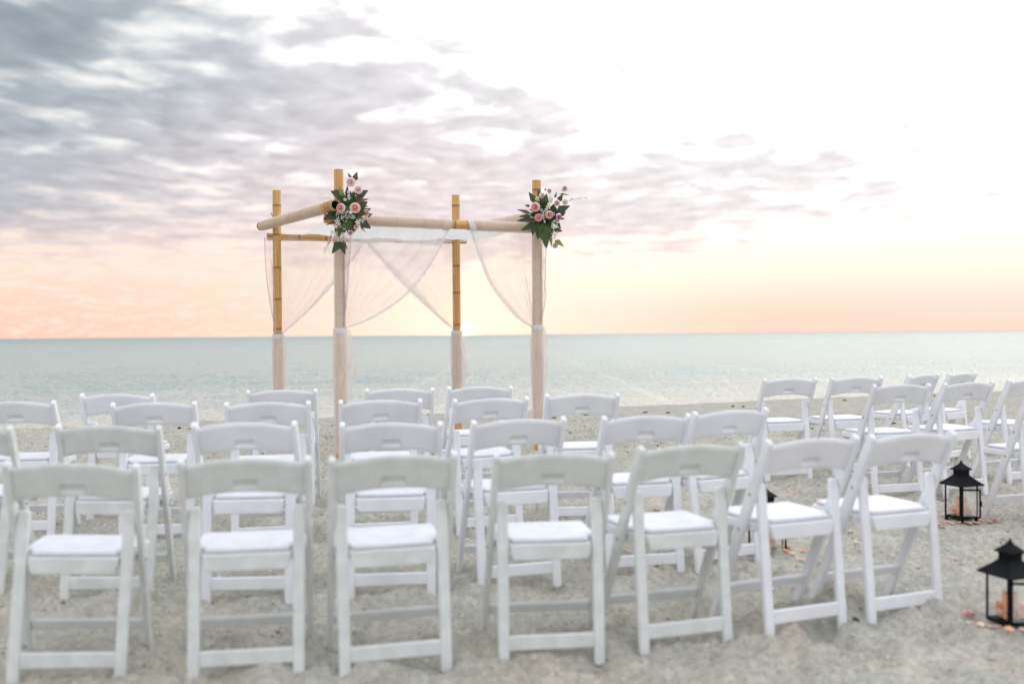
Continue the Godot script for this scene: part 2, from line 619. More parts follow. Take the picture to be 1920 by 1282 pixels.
	pad.prism(outl3, 0.429, 0.447, 0.0055, Transform3D(Basis(Vector3(1, 0, 0), Vector3(0, 0, -1), Vector3(0, 1, 0)), Vector3.ZERO))
	put("cushion", pad, M.white_pad, seat)
	return t

# ---------------------------------------------------------------- bamboo
func cane(a: Acc, p0: Vector3, p1: Vector3, r0: float, r1: float, nodes: Array, bend := Vector3.ZERO, caps := true) -> void:
	# nodes: distances from p0 where the cane has its rings
	var ln := p0.distance_to(p1)
	var at := [0.0, ln]
	for q in nodes:
		for o in [-0.016, -0.006, -0.002, 0.002, 0.006, 0.018]:
			at.append(clampf(q + o, 0.001, ln - 0.001))
	var k := 0.0
	while k < ln:
		at.append(k + 0.0005)
		k += 0.12
	at.sort()
	var pts := PackedVector3Array()
	var rad := PackedFloat32Array()
	for s in at:
		var r := lerpf(r0, r1, s / ln)
		for q in nodes:
			var d: float = absf(s - q)
			if d < 0.003: r *= 0.955
			elif d < 0.009: r *= 1.055
			elif d < 0.02: r *= 1.012
		var tt: float = s / ln
		if pts.size() and p0.lerp(p1, tt).distance_to(p0.lerp(p1, 0)) - (pts[pts.size() - 1] - p0).length() < 0.0004 and pts.size() > 1:
			continue
		pts.append(p0.lerp(p1, tt) + bend * 4.0 * tt * (1 - tt))
		rad.append(r)
	var k0 := a.v.size()
	a.tube(pts, rad, 20, caps, 2.0, ln * 0.9)
	for j in pts.size():
		var s := pts[j].distance_to(p0)
		var w := 1.0
		for q in nodes:
			var d: float = s - q
			if absf(d) < 0.0061: w = 0.55
			elif absf(d) < 0.0075: w = minf(w, 0.75)
			elif absf(d) < 0.02: w = minf(w, 1.12)
		for i in 21:
			a.c[k0 + j * 21 + i] = Color(w, w, w * 0.96)

func sleeve(p0: Vector3, p1: Vector3, r: float, ridges: float, seed_: int, flare := 0.0, shift := Vector3.ZERO) -> Acc:
	# cloth wound or hung round a pole between two points
	var a := Acc.new()
	var nz := fnl(seed_, 1.0, 3)
	var ln := p0.distance_to(p1)
	var nv := int(ln / 0.012)
	var nu := 40
	var t := (p1 - p0).normalized()
	var sx := t.cross(Vector3.FORWARD if absf(t.z) < 0.9 else Vector3.UP).normalized()
	var sy := sx.cross(t)
	var g := PackedVector3Array()
	for j in nv + 1:
		var s := float(j) / nv
		for i in nu + 1:
			var an := TAU * (i % nu) / nu
			var dirn := sx * cos(an) + sy * sin(an)
			var q := nz.get_noise_3d(cos(an) * 0.9, sin(an) * 0.9, s * ln * 1.6)
			var rr := r + 0.003 * q
			if ridges == 0.0:
				rr += 0.0028 * sin(an * 9.0 + 5.0 * q) * sm(0.0, 0.1, s)
			if ridges > 0.0:
				var ph := absf(fposmod(s * ln / ridges + 0.08 * sin(an), 1.0) - 0.5) * ridges
				rr += 0.002 - 0.0055 * exp(-pow(ph / 0.007, 2.0))
			if flare > 0.0:
				var fl := sin(PI * minf(s * 1.25 + 0.12, 1.0))
				rr += flare * fl * (0.55 + 0.45 * sin(an * 5.0 + 3.0 * q + s * 2.0)) * maxf(0.15, 0.5 + 0.5 * dirn.dot(shift))
			g.append(p0.lerp(p1, s) + dirn * rr)
	a.grid(g, nu, nv, true, true)
	return a

func bez(a: Vector3, b: Vector3, c: Vector3, t: float) -> Vector3:
	return a * (1 - t) * (1 - t) + b * 2 * t * (1 - t) + c * t * t

# a sheer panel that hangs from a to b and is swept to the tie
func swag(called: String, label: String, a: Vector3, b: Vector3, tie: Vector3, sag: Vector3, folds: float, hem_w: float, seed_: int) -> Node3D:
	var root := thing(called, label, "drape", Vector3(tie.x, tie.y, tie.z), "sheer drapes tied to the bamboo posts")
	var nu := 72
	var nv := 40
	var nz := fnl(seed_, 1.0, 2)
	var face := (b - a).cross(Vector3.DOWN).normalized()
	var p := PackedVector3Array()
	for j in nv + 1:
		var t := float(j) / nv
		for i in nu + 1:
			var s := float(i) / nu
			var top := a.lerp(b, s)
			var k := tie + Vector3(0, 0.03 * (0.5 - s), 0) + face * 0.012 * sin(s * 30.0)
			var ctrl := (top + k) / 2.0 + Vector3(0, -0.02, 0) + sag * s * s + (a + (tie - a) * 0.5 - (top + k) / 2.0) * 0.35 * (1.0 - s)
			var q := bez(top, ctrl, k, t)
			var w := sin(PI * clampf(t * 0.93 + 0.05, 0, 1))
			q += face * (0.028 * w * sin(TAU * folds * s + 4.0 * nz.get_noise_2d(s * 2.0, t * 1.2)) + 0.02 * w * nz.get_noise_2d(s * 5.0 + 9.0, t * 2.0))
			p.append(q - tie)
	var acc := Acc.new()
	acc.grid(p, nu, nv)
	put("cloth", acc, M.sheer, root)
	# the gathered free edge: a few loose plies of the same cloth
	var hem := Acc.new()
	for ply in 3:
		var h := PackedVector3Array()
		var wid := 5
		for j in nv + 1:
			var t := float(j) / nv
			var e := p[j * (nu + 1) + nu]
			var tan_ := (p[mini(j + 1, nv) * (nu + 1) + nu] - p[maxi(j - 1, 0) * (nu + 1) + nu]).normalized()
			var across := tan_.cross(face).normalized()
			if across.dot(Vector3.UP) < 0: across = -across
			var wv := hem_w * (0.75 + 0.5 * nz.get_noise_2d(t * 3.0, 20.0 + ply * 3.0)) * (0.25 + 0.65 * sin(PI * clampf(t * 0.8 + 0.12, 0, 1))) * (1.0 - 0.25 * ply)
			for i in wid + 1:
				var s := float(i) / wid
				h.append(e + across * wv * (s - 0.25 + 0.10 * ply) + face * (0.006 * ply + 0.010 * sin(s * 7.0 + t * 5.0 + ply)))
		hem.grid(h, wid, nv)
	put("gathered_edge", hem, M.sheer_fold, root)
	return root

# ---------------------------------------------------------------- flowers
func rose_mesh(r: float, inner: Color, outer: Color, seed_: int) -> ArrayMesh:
	# petals wrapped round a bud; faces +z
	var a := Acc.new()
	var rg := RandomNumberGenerator.new()
	rg.seed = seed_
	var layers := [[3, 0.34, 0.95, 0.10], [4, 0.58, 0.85, 0.28], [5, 0.82, 0.62, 0.5], [5, 1.0, 0.36, 0.85]]
	for l in layers.size():
		var q: Array = layers[l]
		a.tint = inner.lerp(outer, float(l) / 3.0)
		for k in q[0]:
			var an: float = TAU * k / q[0] + l * 0.7 + rg.randf() * 0.3
			var wide: float = TAU / q[0] * 0.72
			var g := PackedVector3Array()
			for j in 6:
				var t := j / 5.0
				for i in 7:
					var s := i / 6.0 * 2.0 - 1.0
					var ang: float = an + s * wide
					var rad: float = r * q[1] * (0.25 + 0.75 * sin(t * PI * 0.5)) * (1.0 - 0.06 * s * s)
					rad += r * q[3] * 0.22 * t * t
					var z: float = r * (q[2] * t * 1.05 - 0.25 - q[3] * 0.55 * t * t * t) * (1.0 - 0.16 * s * s * t)
					g.append(Vector3(cos(ang) * rad, sin(ang) * rad, z))
			a.grid(g, 6, 5)
	a.tint = inner
	a.ball(Vector3(0, 0, r * 0.42), Vector3(0.30, 0.30, 0.46) * r, 10, 6)
	a.tint = Color(0.05, 0.10, 0.03)
	a.ball(Vector3(0, 0, -r * 0.3), Vector3(0.45, 0.45, 0.35) * r, 8, 5)
	return a.mesh()

func leaf_mesh(base: Vector3, tip: Vector3, w: float, droop: float, lobed := false) -> ArrayMesh:
	var a := Acc.new()
	var ax := (tip - base)
	var side := ax.cross(Vector3(0.15, 0.1, 1)).normalized()
	var nrm := side.cross(ax).normalized()
	if nrm.z < 0: nrm = -nrm
	var g := PackedVector3Array()
	var nv := 9
	for j in nv + 1:
		var t := float(j) / nv
		var ww := w * 1.15 * minf(1.0, t * 3.2 + 0.04) * pow(1.0 - t, 0.85) * 1.45
		if lobed:
			ww *= 0.80 + 0.28 * absf(sin(t * 9.0))
		for i in 5:
			var s := i / 2.0 - 1.0
			g.append(base + ax * t + side * ww * s + nrm * (absf(s) * ww * 0.30 + droop * sin(t * PI) - droop * 0.8 * t * t))
	a.grid(g, 4, nv)
	return a.mesh()

func floret(a: Acc, at: Vector3, r: float, petals: int, facing: Vector3) -> void:
	var f := facing.normalized()
	var x := f.cross(Vector3.UP).normalized()
	var y := x.cross(f)
	var keep := a.tint
	for k in petals:
		var an := TAU * k / petals + at.x * 40.0
		var g := PackedVector3Array()
		for j in 4:
			var t := j / 3.0
			for i in 4:
				var s := i / 1.5 - 1.0
				var aa := an + s * 0.52 * sin(PI * (0.25 + 0.65 * t))
				g.append(at + (x * cos(aa) + y * sin(aa)) * r * t + f * r * 0.35 * t * t)
		a.grid(g, 3, 3)
	a.tint = keep * 0.75
	a.ball(at + f * r * 0.1, Vector3.ONE * r * 0.22, 6, 4)
	a.tint = keep

# ---------------------------------------------------------------- lantern
func make_lantern() -> Node3D:
	var t := Node3D.new()
	t.name = "lantern"
	var hw := 0.064        # half width of the body
	var a := Acc.new()
	a.box(Vector3(0, 0.020, 0), Vector3(2 * hw + 0.004, 0.012, 2 * hw + 0.004), 0.002)
	for sx in [-1, 1]:
		for sz in [-1, 1]:
			a.box(Vector3(sx * (hw - 0.006), 0.004, sz * (hw - 0.006)), Vector3(0.018, 0.028, 0.018), 0.003)
	put("base", a, M.black_metal, t)
	for sx in [-1, 1]:
		for sz in [-1, 1]:
			a = Acc.new()
			var thick := 0.018 if sx == 1 and sz == 1 else 0.009
			a.box(Vector3(sx * (hw - 0.002), 0.122, sz * (hw - 0.002)), Vector3(thick, 0.190, thick), 0.0015)
			put("post", a, M.black_metal, t)
	# roof: flared pyramid with an eave
	a = Acc.new()
	var prof := [[0.212, 0.090], [0.218, 0.092], [0.236, 0.070], [0.256, 0.048], [0.272, 0.034]]
	for k in prof.size() - 1:
		for s in 4:
			var b := Basis(Vector3.UP, s * PI / 2)
			var r0: float = prof[k][1]
			var r1: float = prof[k + 1][1]
			a.quad(b * Vector3(-r0, prof[k][0], r0), b * Vector3(r0, prof[k][0], r0), b * Vector3(r1, prof[k + 1][0], r1), b * Vector3(-r1, prof[k + 1][0], r1), b * Vector3(0, 0.5, 1))
	a.quad(Vector3(-0.09, 0.212, -0.09), Vector3(0.09, 0.212, -0.09), Vector3(0.09, 0.212, 0.09), Vector3(-0.09, 0.212, 0.09), Vector3.DOWN)
	put("roof", a, M.black_metal, t)
	a = Acc.new()
	a.box(Vector3(0, 0.288, 0), Vector3(0.066, 0.036, 0.066), 0.002)
	put("chimney", a, M.black_metal, t)
	a = Acc.new()
	var cap := [[0.304, 0.043], [0.309, 0.044], [0.325, 0.026], [0.340, 0.010], [0.352, 0.004]]
	for k in cap.size() - 1:
		for s in 4:
			var b := Basis(Vector3.UP, s * PI / 2)
			var r0: float = cap[k][1]
			var r1: float = cap[k + 1][1]
			a.quad(b * Vector3(-r0, cap[k][0], r0), b * Vector3(r0, cap[k][0], r0), b * Vector3(r1, cap[k + 1][0], r1), b * Vector3(-r1, cap[k + 1][0], r1), b * Vector3(0, 0.5, 1))
	a.quad(Vector3(-0.043, 0.304, -0.043), Vector3(0.043, 0.304, -0.043), Vector3(0.043, 0.304, 0.043), Vector3(-0.043, 0.304, 0.043), Vector3.DOWN)
	a.ball(Vector3(0, 0.354, 0), Vector3(0.006, 0.007, 0.006), 8, 6)
	put("cap", a, M.black_metal, t)
	# carrying ring, fallen to one side
	a = Acc.new()
	var ring := PackedVector3Array()
	var rr := PackedFloat32Array()
	for k in 17:
		var an := TAU * k / 16
		ring.append(Vector3(-0.012 - 0.022 + 0.026 * cos(an), 0.338 - 0.006 + 0.022 * sin(an), 0.012 * cos(an)))
		rr.append(0.0013)
	a.tube(ring, rr, 6, false)
	put("ring_handle", a, M.black_metal, t)
	# three glazed sides
	for s in [1, 2, 3]:
		a = Acc.new()
		a.box(Basis(Vector3.UP, s * PI / 2) * Vector3(0, 0.120, hw - 0.002), Vector3(2 * hw - 0.02, 0.180, 0.002), 0.0004, Basis(Vector3.UP, s * PI / 2))
		put("glass_pane", a, M.lantern_glass, t)
	# the open door, hinged on the thick post
	var hinge := Vector3(hw + 0.004, 0, hw + 0.004)
	var swing := Basis(Vector3.UP, deg_to_rad(62))
	a = Acc.new()
	var dw := 0.112
	for q in [[0.005, 0.112, 0.010, 0.172], [dw - 0.005, 0.112, 0.010, 0.172]]:
		a.box(hinge + swing * Vector3(q[0], q[1], 0), Vector3(q[2], q[3], 0.006), 0.001, swing)
	for y in [0.030, 0.194]:
		a.box(hinge + swing * Vector3(dw / 2, y, 0), Vector3(dw - 0.02, 0.010, 0.006), 0.001, swing)
	var door := put("door", a, M.black_metal, t)
	a = Acc.new()
	a.box(hinge + swing * Vector3(dw / 2, 0.112, 0), Vector3(dw - 0.02, 0.152, 0.002), 0.0004, swing)
	put("glass_pane", a, M.lantern_glass, door)
	a = Acc.new()
	a.box(hinge + swing * Vector3(dw + 0.002, 0.112, 0.004), Vector3(0.007, 0.03, 0.006), 0.001, swing)
	put("latch", a, M.black_metal, door)
	return t

func make_candle() -> Node3D:
	var t := Node3D.new()
	t.name = "pillar_candle"
	var a := Acc.new()
	var pts := PackedVector3Array()
	var rad := PackedFloat32Array()
	for q in [[0.0, 0.030], [0.004, 0.032], [0.06, 0.032], [0.100, 0.0325], [0.110, 0.031], [0.110, 0.029], [0.102, 0.020], [0.100, 0.004]]:
		pts.append(Vector3(0, q[0] + 0.0003 * pts.size(), 0))
		rad.append(q[1])
	a.tube(pts, rad, 20)
	put("wax", a, M.peach_wax, t)
	a = Acc.new()
	a.tube(PackedVector3Array([Vector3(0, 0.098, 0), Vector3(0.001, 0.110, 0), Vector3(0.004, 0.116, 0)]), PackedFloat32Array([0.0012, 0.0012, 0.001]), 6)
	put("wick", a, M.seaweed, t)
	return t

func petal_mesh(r: float, col: Color) -> ArrayMesh:
	var a := Acc.new()
	a.tint = col
	var g := PackedVector3Array()
	for j in 6:
		var t := j / 5.0
		for i in 6:
			var s := i / 2.5 - 1.0
			var w := sin(PI * (0.12 + 0.76 * t))
			g.append(Vector3(s * r * w, r * 0.45 * (s * s * 0.8 + (t - 0.5) * (t - 0.5) * 2.2), (t - 0.5) * 2.1 * r))
	a.grid(g, 5, 5, true)
	return a.mesh()

# ---------------------------------------------------------------- ground and sea
var chairs := [
	# x, metres ahead, turn, height of the sand, lean, aged, label
	[-1.645, 3.755, -9.0, -0.025, 3.0, 1, "weathered off-white folding chair at the left end of the nearest row, leaning to its right"],
	[-0.991, 3.726, -10.1, -0.009, 0.0, 1, "weathered off-white folding chair, second from the left in the nearest row"],
	[-0.468, 3.762, -13.4, -0.001, 0.0, 1, "weathered off-white folding chair, third from the left in the nearest row"],
	[0.117, 3.923, -8.3, -0.020, 0.0, 1, "weathered off-white folding chair in the middle of the nearest row, warm white seat"],
	[0.611, 4.025, -19.7, -0.004, 0.0, 1, "weathered off-white folding chair, third from the right in the nearest row, turned to the left"],
	[1.124, 4.206, -23.0, -0.002, 0.0, 0, "clean white folding chair in the nearest row, in front of the half hidden lantern"],
	[1.605, 4.392, -22.0, -0.005, 0.0, 0, "clean white folding chair at the right end of the nearest row, beside the aisle"],
	[-2.575, 4.760, -3.0, 0.030, 2.5, 1, "greenish grey folding chair cut off by the left edge, in the second row"],
	[-1.865, 4.673, -6.0, 0.027, 2.6, 1, "weathered off-white folding chair leaning right, behind the leaning chair of the nearest row"],
	[-1.188, 4.580, -2.3, 0.044, 0.0, 0, "clean white folding chair, third from the left in the second row"],
	[-0.586, 4.691, -8.5, 0.033, 0.0, 0, "clean white folding chair in the middle of the second row, fourth from the left"],
	[-0.018, 4.865, -15.6, 0.028, 0.0, 0, "clean white folding chair, third from the right in the second row"],
	[0.613, 5.076, -13.1, 0.020, 0.0, 0, "clean white folding chair, second from the right in the second row"],
	[1.013, 5.165, -25.3, 0.035, 0.0, 0, "clean white folding chair at the aisle end of the second row"],
	[-2.860, 5.883, -4.0, 0.062, 0.0, 0, "white folding chair at the left end of the third row, cut off by the edge"],
	[-2.037, 5.765, -8.8, 0.058, 0.0, 0, "white folding chair, second from the left in the third row"],
	[-1.378, 5.650, -10.2, 0.062, 0.0, 0, "white folding chair, third from the left in the third row"],
	[-0.771, 5.733, -10.7, 0.066, 0.0, 0, "white folding chair in the third row in front of the left front bamboo post"],
	[-0.195, 5.935, -20.0, 0.060, 0.0, 0, "white folding chair in the third row in front of the rear right bamboo post"],
	[0.388, 6.241, -9.0, 0.060, 0.0, 0, "white folding chair at the aisle end of the third row, beside the right front post"],
	[-2.494, 6.450, -1.1, 0.070, 0.0, 0, "white folding chair at the left end of the row nearest the bamboo arch"],
	[-1.560, 6.818, -8.4, 0.065, 0.0, 0, "white folding chair below the rear left bamboo post, in the row nearest the arch"],
	[-0.793, 6.852, -10.0, 0.066, 0.0, 0, "white folding chair under the arch opening, third in the row nearest the arch"],
	[-0.284, 7.080, -14.6, 0.066, 0.0, 0, "white folding chair at the right end of the left block's row nearest the arch"],
	[2.089, 7.860, -15.4, 0.067, 0.0, 0, "white folding chair across the aisle, leftmost of the right block, against the water"],
	[2.688, 8.100, -14.3, 0.064, 0.0, 0, "white folding chair across the aisle, second in the right block's farthest row"],
	[2.616, 7.028, -15.7, 0.060, 0.0, 0, "white folding chair across the aisle, aisle end of the right block's middle row"],
	[3.440, 8.782, -36.3, 0.050, 0.0, 0, "white folding chair turned sharply left, third in the right block's farthest row"],
	[3.869, 9.004, -37.8, 0.052, 0.0, 0, "white folding chair turned sharply left, farthest right in the farthest row"],
	[3.117, 7.147, -22.1, 0.068, 0.0, 0, "white folding chair behind the upper lantern, second in the right block's middle row"],
	[3.797, 7.603, -21.2, 0.061, 0.0, 0, "white folding chair by the right edge, third in the right block's middle row"],
	[3.170, 6.045, -13.7, 0.053, 0.0, 0, "white folding chair cut off by the right edge, just beyond the upper lantern"],
]

func build_sand() -> void:
	var nu := 620
	var nv := 285
	var d0 := 1.9
	var ratio := pow(21.0 / d0, 1.0 / nv)
	var smax := 0.98
	var lump := fnl(101, 2.1, 3)
	var fine := fnl(102, 9.0, 3)
	var ripple := fnl(103, 1.0, 2)
	var patch := fnl(104, 1.3, 4)
	var tints := PackedColorArray()
	tints.resize((nu + 1) * (nv + 1))
	var pts := PackedVector3Array()
	pts.resize((nu + 1) * (nv + 1))
	for j in nv + 1:
		var d := d0 * pow(ratio, j)
		for i in nu + 1:
			var x := d * smax * (2.0 * i / nu - 1.0)
			var q := seaward(x, d)
			var h := ground(x, d)
			var rough := 1.0 - 0.8 * sm(13.3, 14.2, q)
			var lv := lump.get_noise_2d(x, d)
			h += rough * (0.020 * lv + 0.012 * fine.get_noise_2d(x, d) + 0.009 * ripple.get_noise_2d(x * 3.0, d * 8.0))
			# pale grey sand with warmer, shellier patches
			var warm := clampf(0.5 + 1.1 * patch.get_noise_2d(x, d) + 0.5 * fine.get_noise_2d(x * 0.8 + 30.0, d * 0.8), 0, 1)
			tints[j * (nu + 1) + i] = Color(0.785, 0.79, 0.755).lerp(Color(0.83, 0.785, 0.715), warm) * (0.93 + 0.16 * patch.get_noise_2d(x * 2.6 + 9.0, d * 2.6))
			pts[j * (nu + 1) + i] = Vector3(x, h, -d)
	# footprints and scuffs, and the sand levelled under each chair
	var stamps := []
	for c in chairs:
		stamps.append([c[0], c[1], 0.50, float(c[3]) - ground(c[0], c[1]), 0.0, 0.0, 1])
	for c in chairs:
		for f in [[-0.184, 0.173], [0.184, 0.173], [-0.2185, -0.163], [0.2185, -0.163]]:
			var th := deg_to_rad(c[2])
			stamps.append([c[0] + f[0] * cos(th) - f[1] * sin(th), c[1] - f[0] * sin(th) - f[1] * cos(th), rng.randf_range(0.045, 0.055), -0.024, 0.0, 1.0, 0])
	rng.seed = 909
	for k in 1500:
		var d := 2.0 + 11.8 * pow(rng.randf(), 0.8)
		var x := d * rng.randf_range(-0.62, 0.62)
		stamps.append([x, d, rng.randf_range(0.05, 0.13), -rng.randf_range(0.014, 0.050) * lerpf(0.55, 1.0, sm(2.5, 5.0, d)), rng.randf_range(0, PI), rng.randf_range(1.3, 2.4), 0])
	for st in stamps:
		var sx: float = st[0]
		var sd: float = st[1]
		var r: float = st[2]
		var amp: float = st[3]
		var reach := r * 2.6
		var ca := cos(float(st[4]))
		var sa := sin(float(st[4]))
		var asp: float = maxf(st[5], 1.0)
		var j0 := maxi(0, int(log(maxf(sd - reach, d0) / d0) / log(ratio)))
		var j1 := mini(nv, int(log((sd + reach) / d0) / log(ratio)) + 1)
		for j in range(j0, j1 + 1):
			var d := d0 * pow(ratio, j)
			var step := d * smax * 2.0 / nu
			var i0 := clampi(int((sx - reach + d * smax) / step), 0, nu)
			var i1 := clampi(int((sx + reach + d * smax) / step) + 1, 0, nu)
			for i in range(i0, i1 + 1):
				var p := pts[j * (nu + 1) + i]
				var ux := p.x - sx
				var uz := d - sd
				var e: float
				if st[6] == 1:
					e = (ux * ux + uz * uz) / (r * r)
					if e < 7.0:
						p.y += amp * exp(-e)
				else:
					var a := (ux * ca + uz * sa) / asp
					var b := -ux * sa + uz * ca
					e = (a * a + b * b) / (r * r)
					if e < 5.0:
						p.y += amp * (exp(-e * 1.6) - 0.42 * exp(-pow(sqrt(e) - 1.25, 2.0) * 9.0))
				pts[j * (nu + 1) + i] = p
	# the edges of this sheet run down into the flatter beach
	for j in nv + 1:
		for i in nu + 1:
			var e := maxf(sm(0.90, 1.0, absf(2.0 * i / nu - 1.0)), sm(12.0, 0.0, j))
			pts[j * (nu + 1) + i].y -= 0.16 * e
	sand_pts = pts
	sand_nu = nu
	sand_ratio = ratio
	var a := Acc.new()
	a.grid(pts, nu, nv)
	a.c = tints
	# from there, flatter sand runs on to the sides and behind the camera, and under the sea
	put("sand", a, M.sand, null, "structure").set_meta("label", "pale shelly beach sand scuffed with footprints")
	var b := Acc.new()
	b.tint = Color(0.72, 0.71, 0.67)
	var g := PackedVector3Array()
	var rows := [-160.0, -60.0, -20.0, -6.0, 0.0, 4.0, 8.0, 13.5, 14.1, 16.5, 22.0, 34.0]
	for q in rows:
		for i in 81:
			var along := -400.0 + 10.0 * i
			var h := -0.11
			if q > 14.0: h = -0.11 - 0.15 * (q - 14.0)
			g.append(Vector3(SHORE.x * along + SEAWARD.x * q, h, -(SHORE.y * along + SEAWARD.y * q)))
	b.grid(g, 80, rows.size() - 1)
	put("beach", b, M.sand, null, "structure").set_meta("label", "flatter beach running on to both sides and under the sea")

func build_sea() -> void:
	var ds := []
	var d := 11.0
	while d < 70.0:
		ds.append(d)
		d *= 1.0055
	while d < 9000.0:
		ds.append(d)
		d *= 1.045
	var nu := 560
	var smax := 1.35
	var n1 := fnl(201, 1.0, 3)
	var n2 := fnl(202, 1.0, 2)
	var pts := PackedVector3Array()
	pts.resize((nu + 1) * ds.size())
	var tints := PackedColorArray()
	tints.resize(pts.size())
	for j in ds.size():
		var dd: float = ds[j]
		for i in nu + 1:
			var x := dd * smax * (2.0 * i / nu - 1.0)
			var h := SEA_Y
			if dd < 120.0:
				var q := seaward(x, dd)
				var al := SHORE.x * x + SHORE.y * dd
				var deep := sm(16.0, 24.0, q)
				var fade := sm(120.0, 50.0, dd)
				var w := n1.get_noise_2d(al * 0.16, q * 0.62) * 0.040 + n2.get_noise_2d(al * 1.1 + 50.0, q * 2.3) * 0.024 * sm(60.0, 35.0, dd)
				w *= 0.15 + 0.85 * deep
				# a low swell about to break
				var crest := 32.5 + 1.4 * n2.get_noise_2d(al * 0.05, 3.0)
				var k := (q - crest) / 0.55
				if absf(k) < 5.0:
					w += 0.15 * maxf(0.0, 0.35 + 1.2 * n2.get_noise_2d(al * 0.09, 8.0)) / pow(cosh(k), 2.0)
				h += w * fade
			pts[j * (nu + 1) + i] = Vector3(x, h, -dd)
			# clear shallows over pale sand, then green, then deeper water
			var off := seaward(x, dd) + 3.0 * n2.get_noise_2d(x * 0.06, dd * 0.1)
			tints[j * (nu + 1) + i] = Color(0.58, 0.59, 0.53).lerp(Color(0.37, 0.455, 0.415), sm(15.0, 36.0, off)).lerp(Color(0.275, 0.375, 0.345), sm(70.0, 800.0, off))
	# the farther off, the more waves lie within one view of the surface: it reads as rougher
	var whole := Acc.new()
	whole.grid(pts, nu, ds.size() - 1)
	var mesh := ArrayMesh.new()
	var from := 0
	var w := nu + 1
	var bands := [[26.0, 0.13], [30.0, 0.145], [35.0, 0.16], [41.0, 0.175], [48.0, 0.19], [57.0, 0.205], [70.0, 0.22], [90.0, 0.235], [120.0, 0.25], [170.0, 0.265], [260.0, 0.285], [450.0, 0.30], [900.0, 0.31], [1e9, 0.32]]
	for b in bands:
		var to := from
		while to < ds.size() - 1 and ds[to] < b[0]:
			to += 1
		if b[0] > 1e8: to = ds.size() - 1
		var a := Acc.new()
		a.grid(pts.slice(from * w, (to + 1) * w), nu, to - from)
		a.c = tints.slice(from * w, (to + 1) * w)
		a.n = whole.n.slice(from * w, (to + 1) * w)
		var one := a.mesh()
		mesh.add_surface_from_arrays(Mesh.PRIMITIVE_TRIANGLES, one.surface_get_arrays(0))
		var m: StandardMaterial3D = M.sea_water.duplicate()
		m.roughness = b[1]
		mesh.surface_set_material(mesh.get_surface_count() - 1, m)
		from = to
	var o := MeshInstance3D.new()
	o.name = numbered("sea")
	o.mesh = mesh
	add_child(o)
	o.set_meta("kind", "structure")
	o.set_meta("label", "calm pale green sea with small ripples out to the horizon")

# ---------------------------------------------------------------- the scene
func _ready() -> void:
	var cam := Camera3D.new()
	cam.name = "camera"
	add_child(cam)
	cam.position = Vector3(0, 1.2, 0)
	cam.rotation = Vector3(-0.00723, 0, -0.00781)
	cam.fov = 37.9
	cam.near = 0.05
	cam.far = 20000.0
	var lens := CameraAttributesPhysical.new()
	lens.frustum_focal_length = 35.0
	lens.exposure_aperture = 1.4
	lens.frustum_focus_distance = 9.6
	cam.attributes = lens
	cam.fov = 37.9
	var env := Environment.new()
	env.background_mode = Environment.BG_SKY
	var sky := Sky.new()
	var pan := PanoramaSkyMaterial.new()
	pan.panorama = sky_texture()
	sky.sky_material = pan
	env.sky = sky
	env.tonemap_mode = Environment.TONE_MAPPER_LINEAR
	env.tonemap_exposure = 1.1
	env.sdfgi_enabled = true
	env.ssao_enabled = true
	env.ssil_enabled = true
	var we := WorldEnvironment.new()
	we.name = "world_environment"
	we.environment = env
	add_child(we)
	var sun := DirectionalLight3D.new()
	sun.name = "sun"
	sun.light_color = Color(1.0, 0.70, 0.42)
	sun.light_energy = 0.3
	sun.light_angular_distance = 0.5
	sun.shadow_enabled = true
	add_child(sun)
	sun.rotation_degrees = Vector3(0.25, 180.0 + 2.8, 0)   # its disc has just touched the sea

	make_materials()
	build_sand()
	build_sea()
	build_arch()
	build_chairs()
	build_lanterns()
	build_debris()

func build_chairs() -> void:
	var fresh := make_chair("folding_chair", M.white_resin)
	var aged := make_chair("folding_chair", M.aged_resin)
	rng.seed = 2024
	for c in chairs:
		var o: Node3D = (aged if c[5] == 1 else fresh).duplicate()
		o.name = numbered("folding_chair")
		add_child(o)
		o.position = Vector3(c[0], c[3], -c[1])
		# facing: turned to the left for a negative angle
		o.basis = Basis(Vector3.UP, deg_to_rad(-c[2])) * Basis(Vector3(0, 0, 1), deg_to_rad(-c[4] + rng.randf_range(-0.7, 0.7))) * Basis(Vector3(1, 0, 0), deg_to_rad(rng.randf_range(-0.6, 0.6)))
		tag(o, c[6], "chair", "white folding chairs set out in rows on the sand")
	fresh.free()
	aged.free()

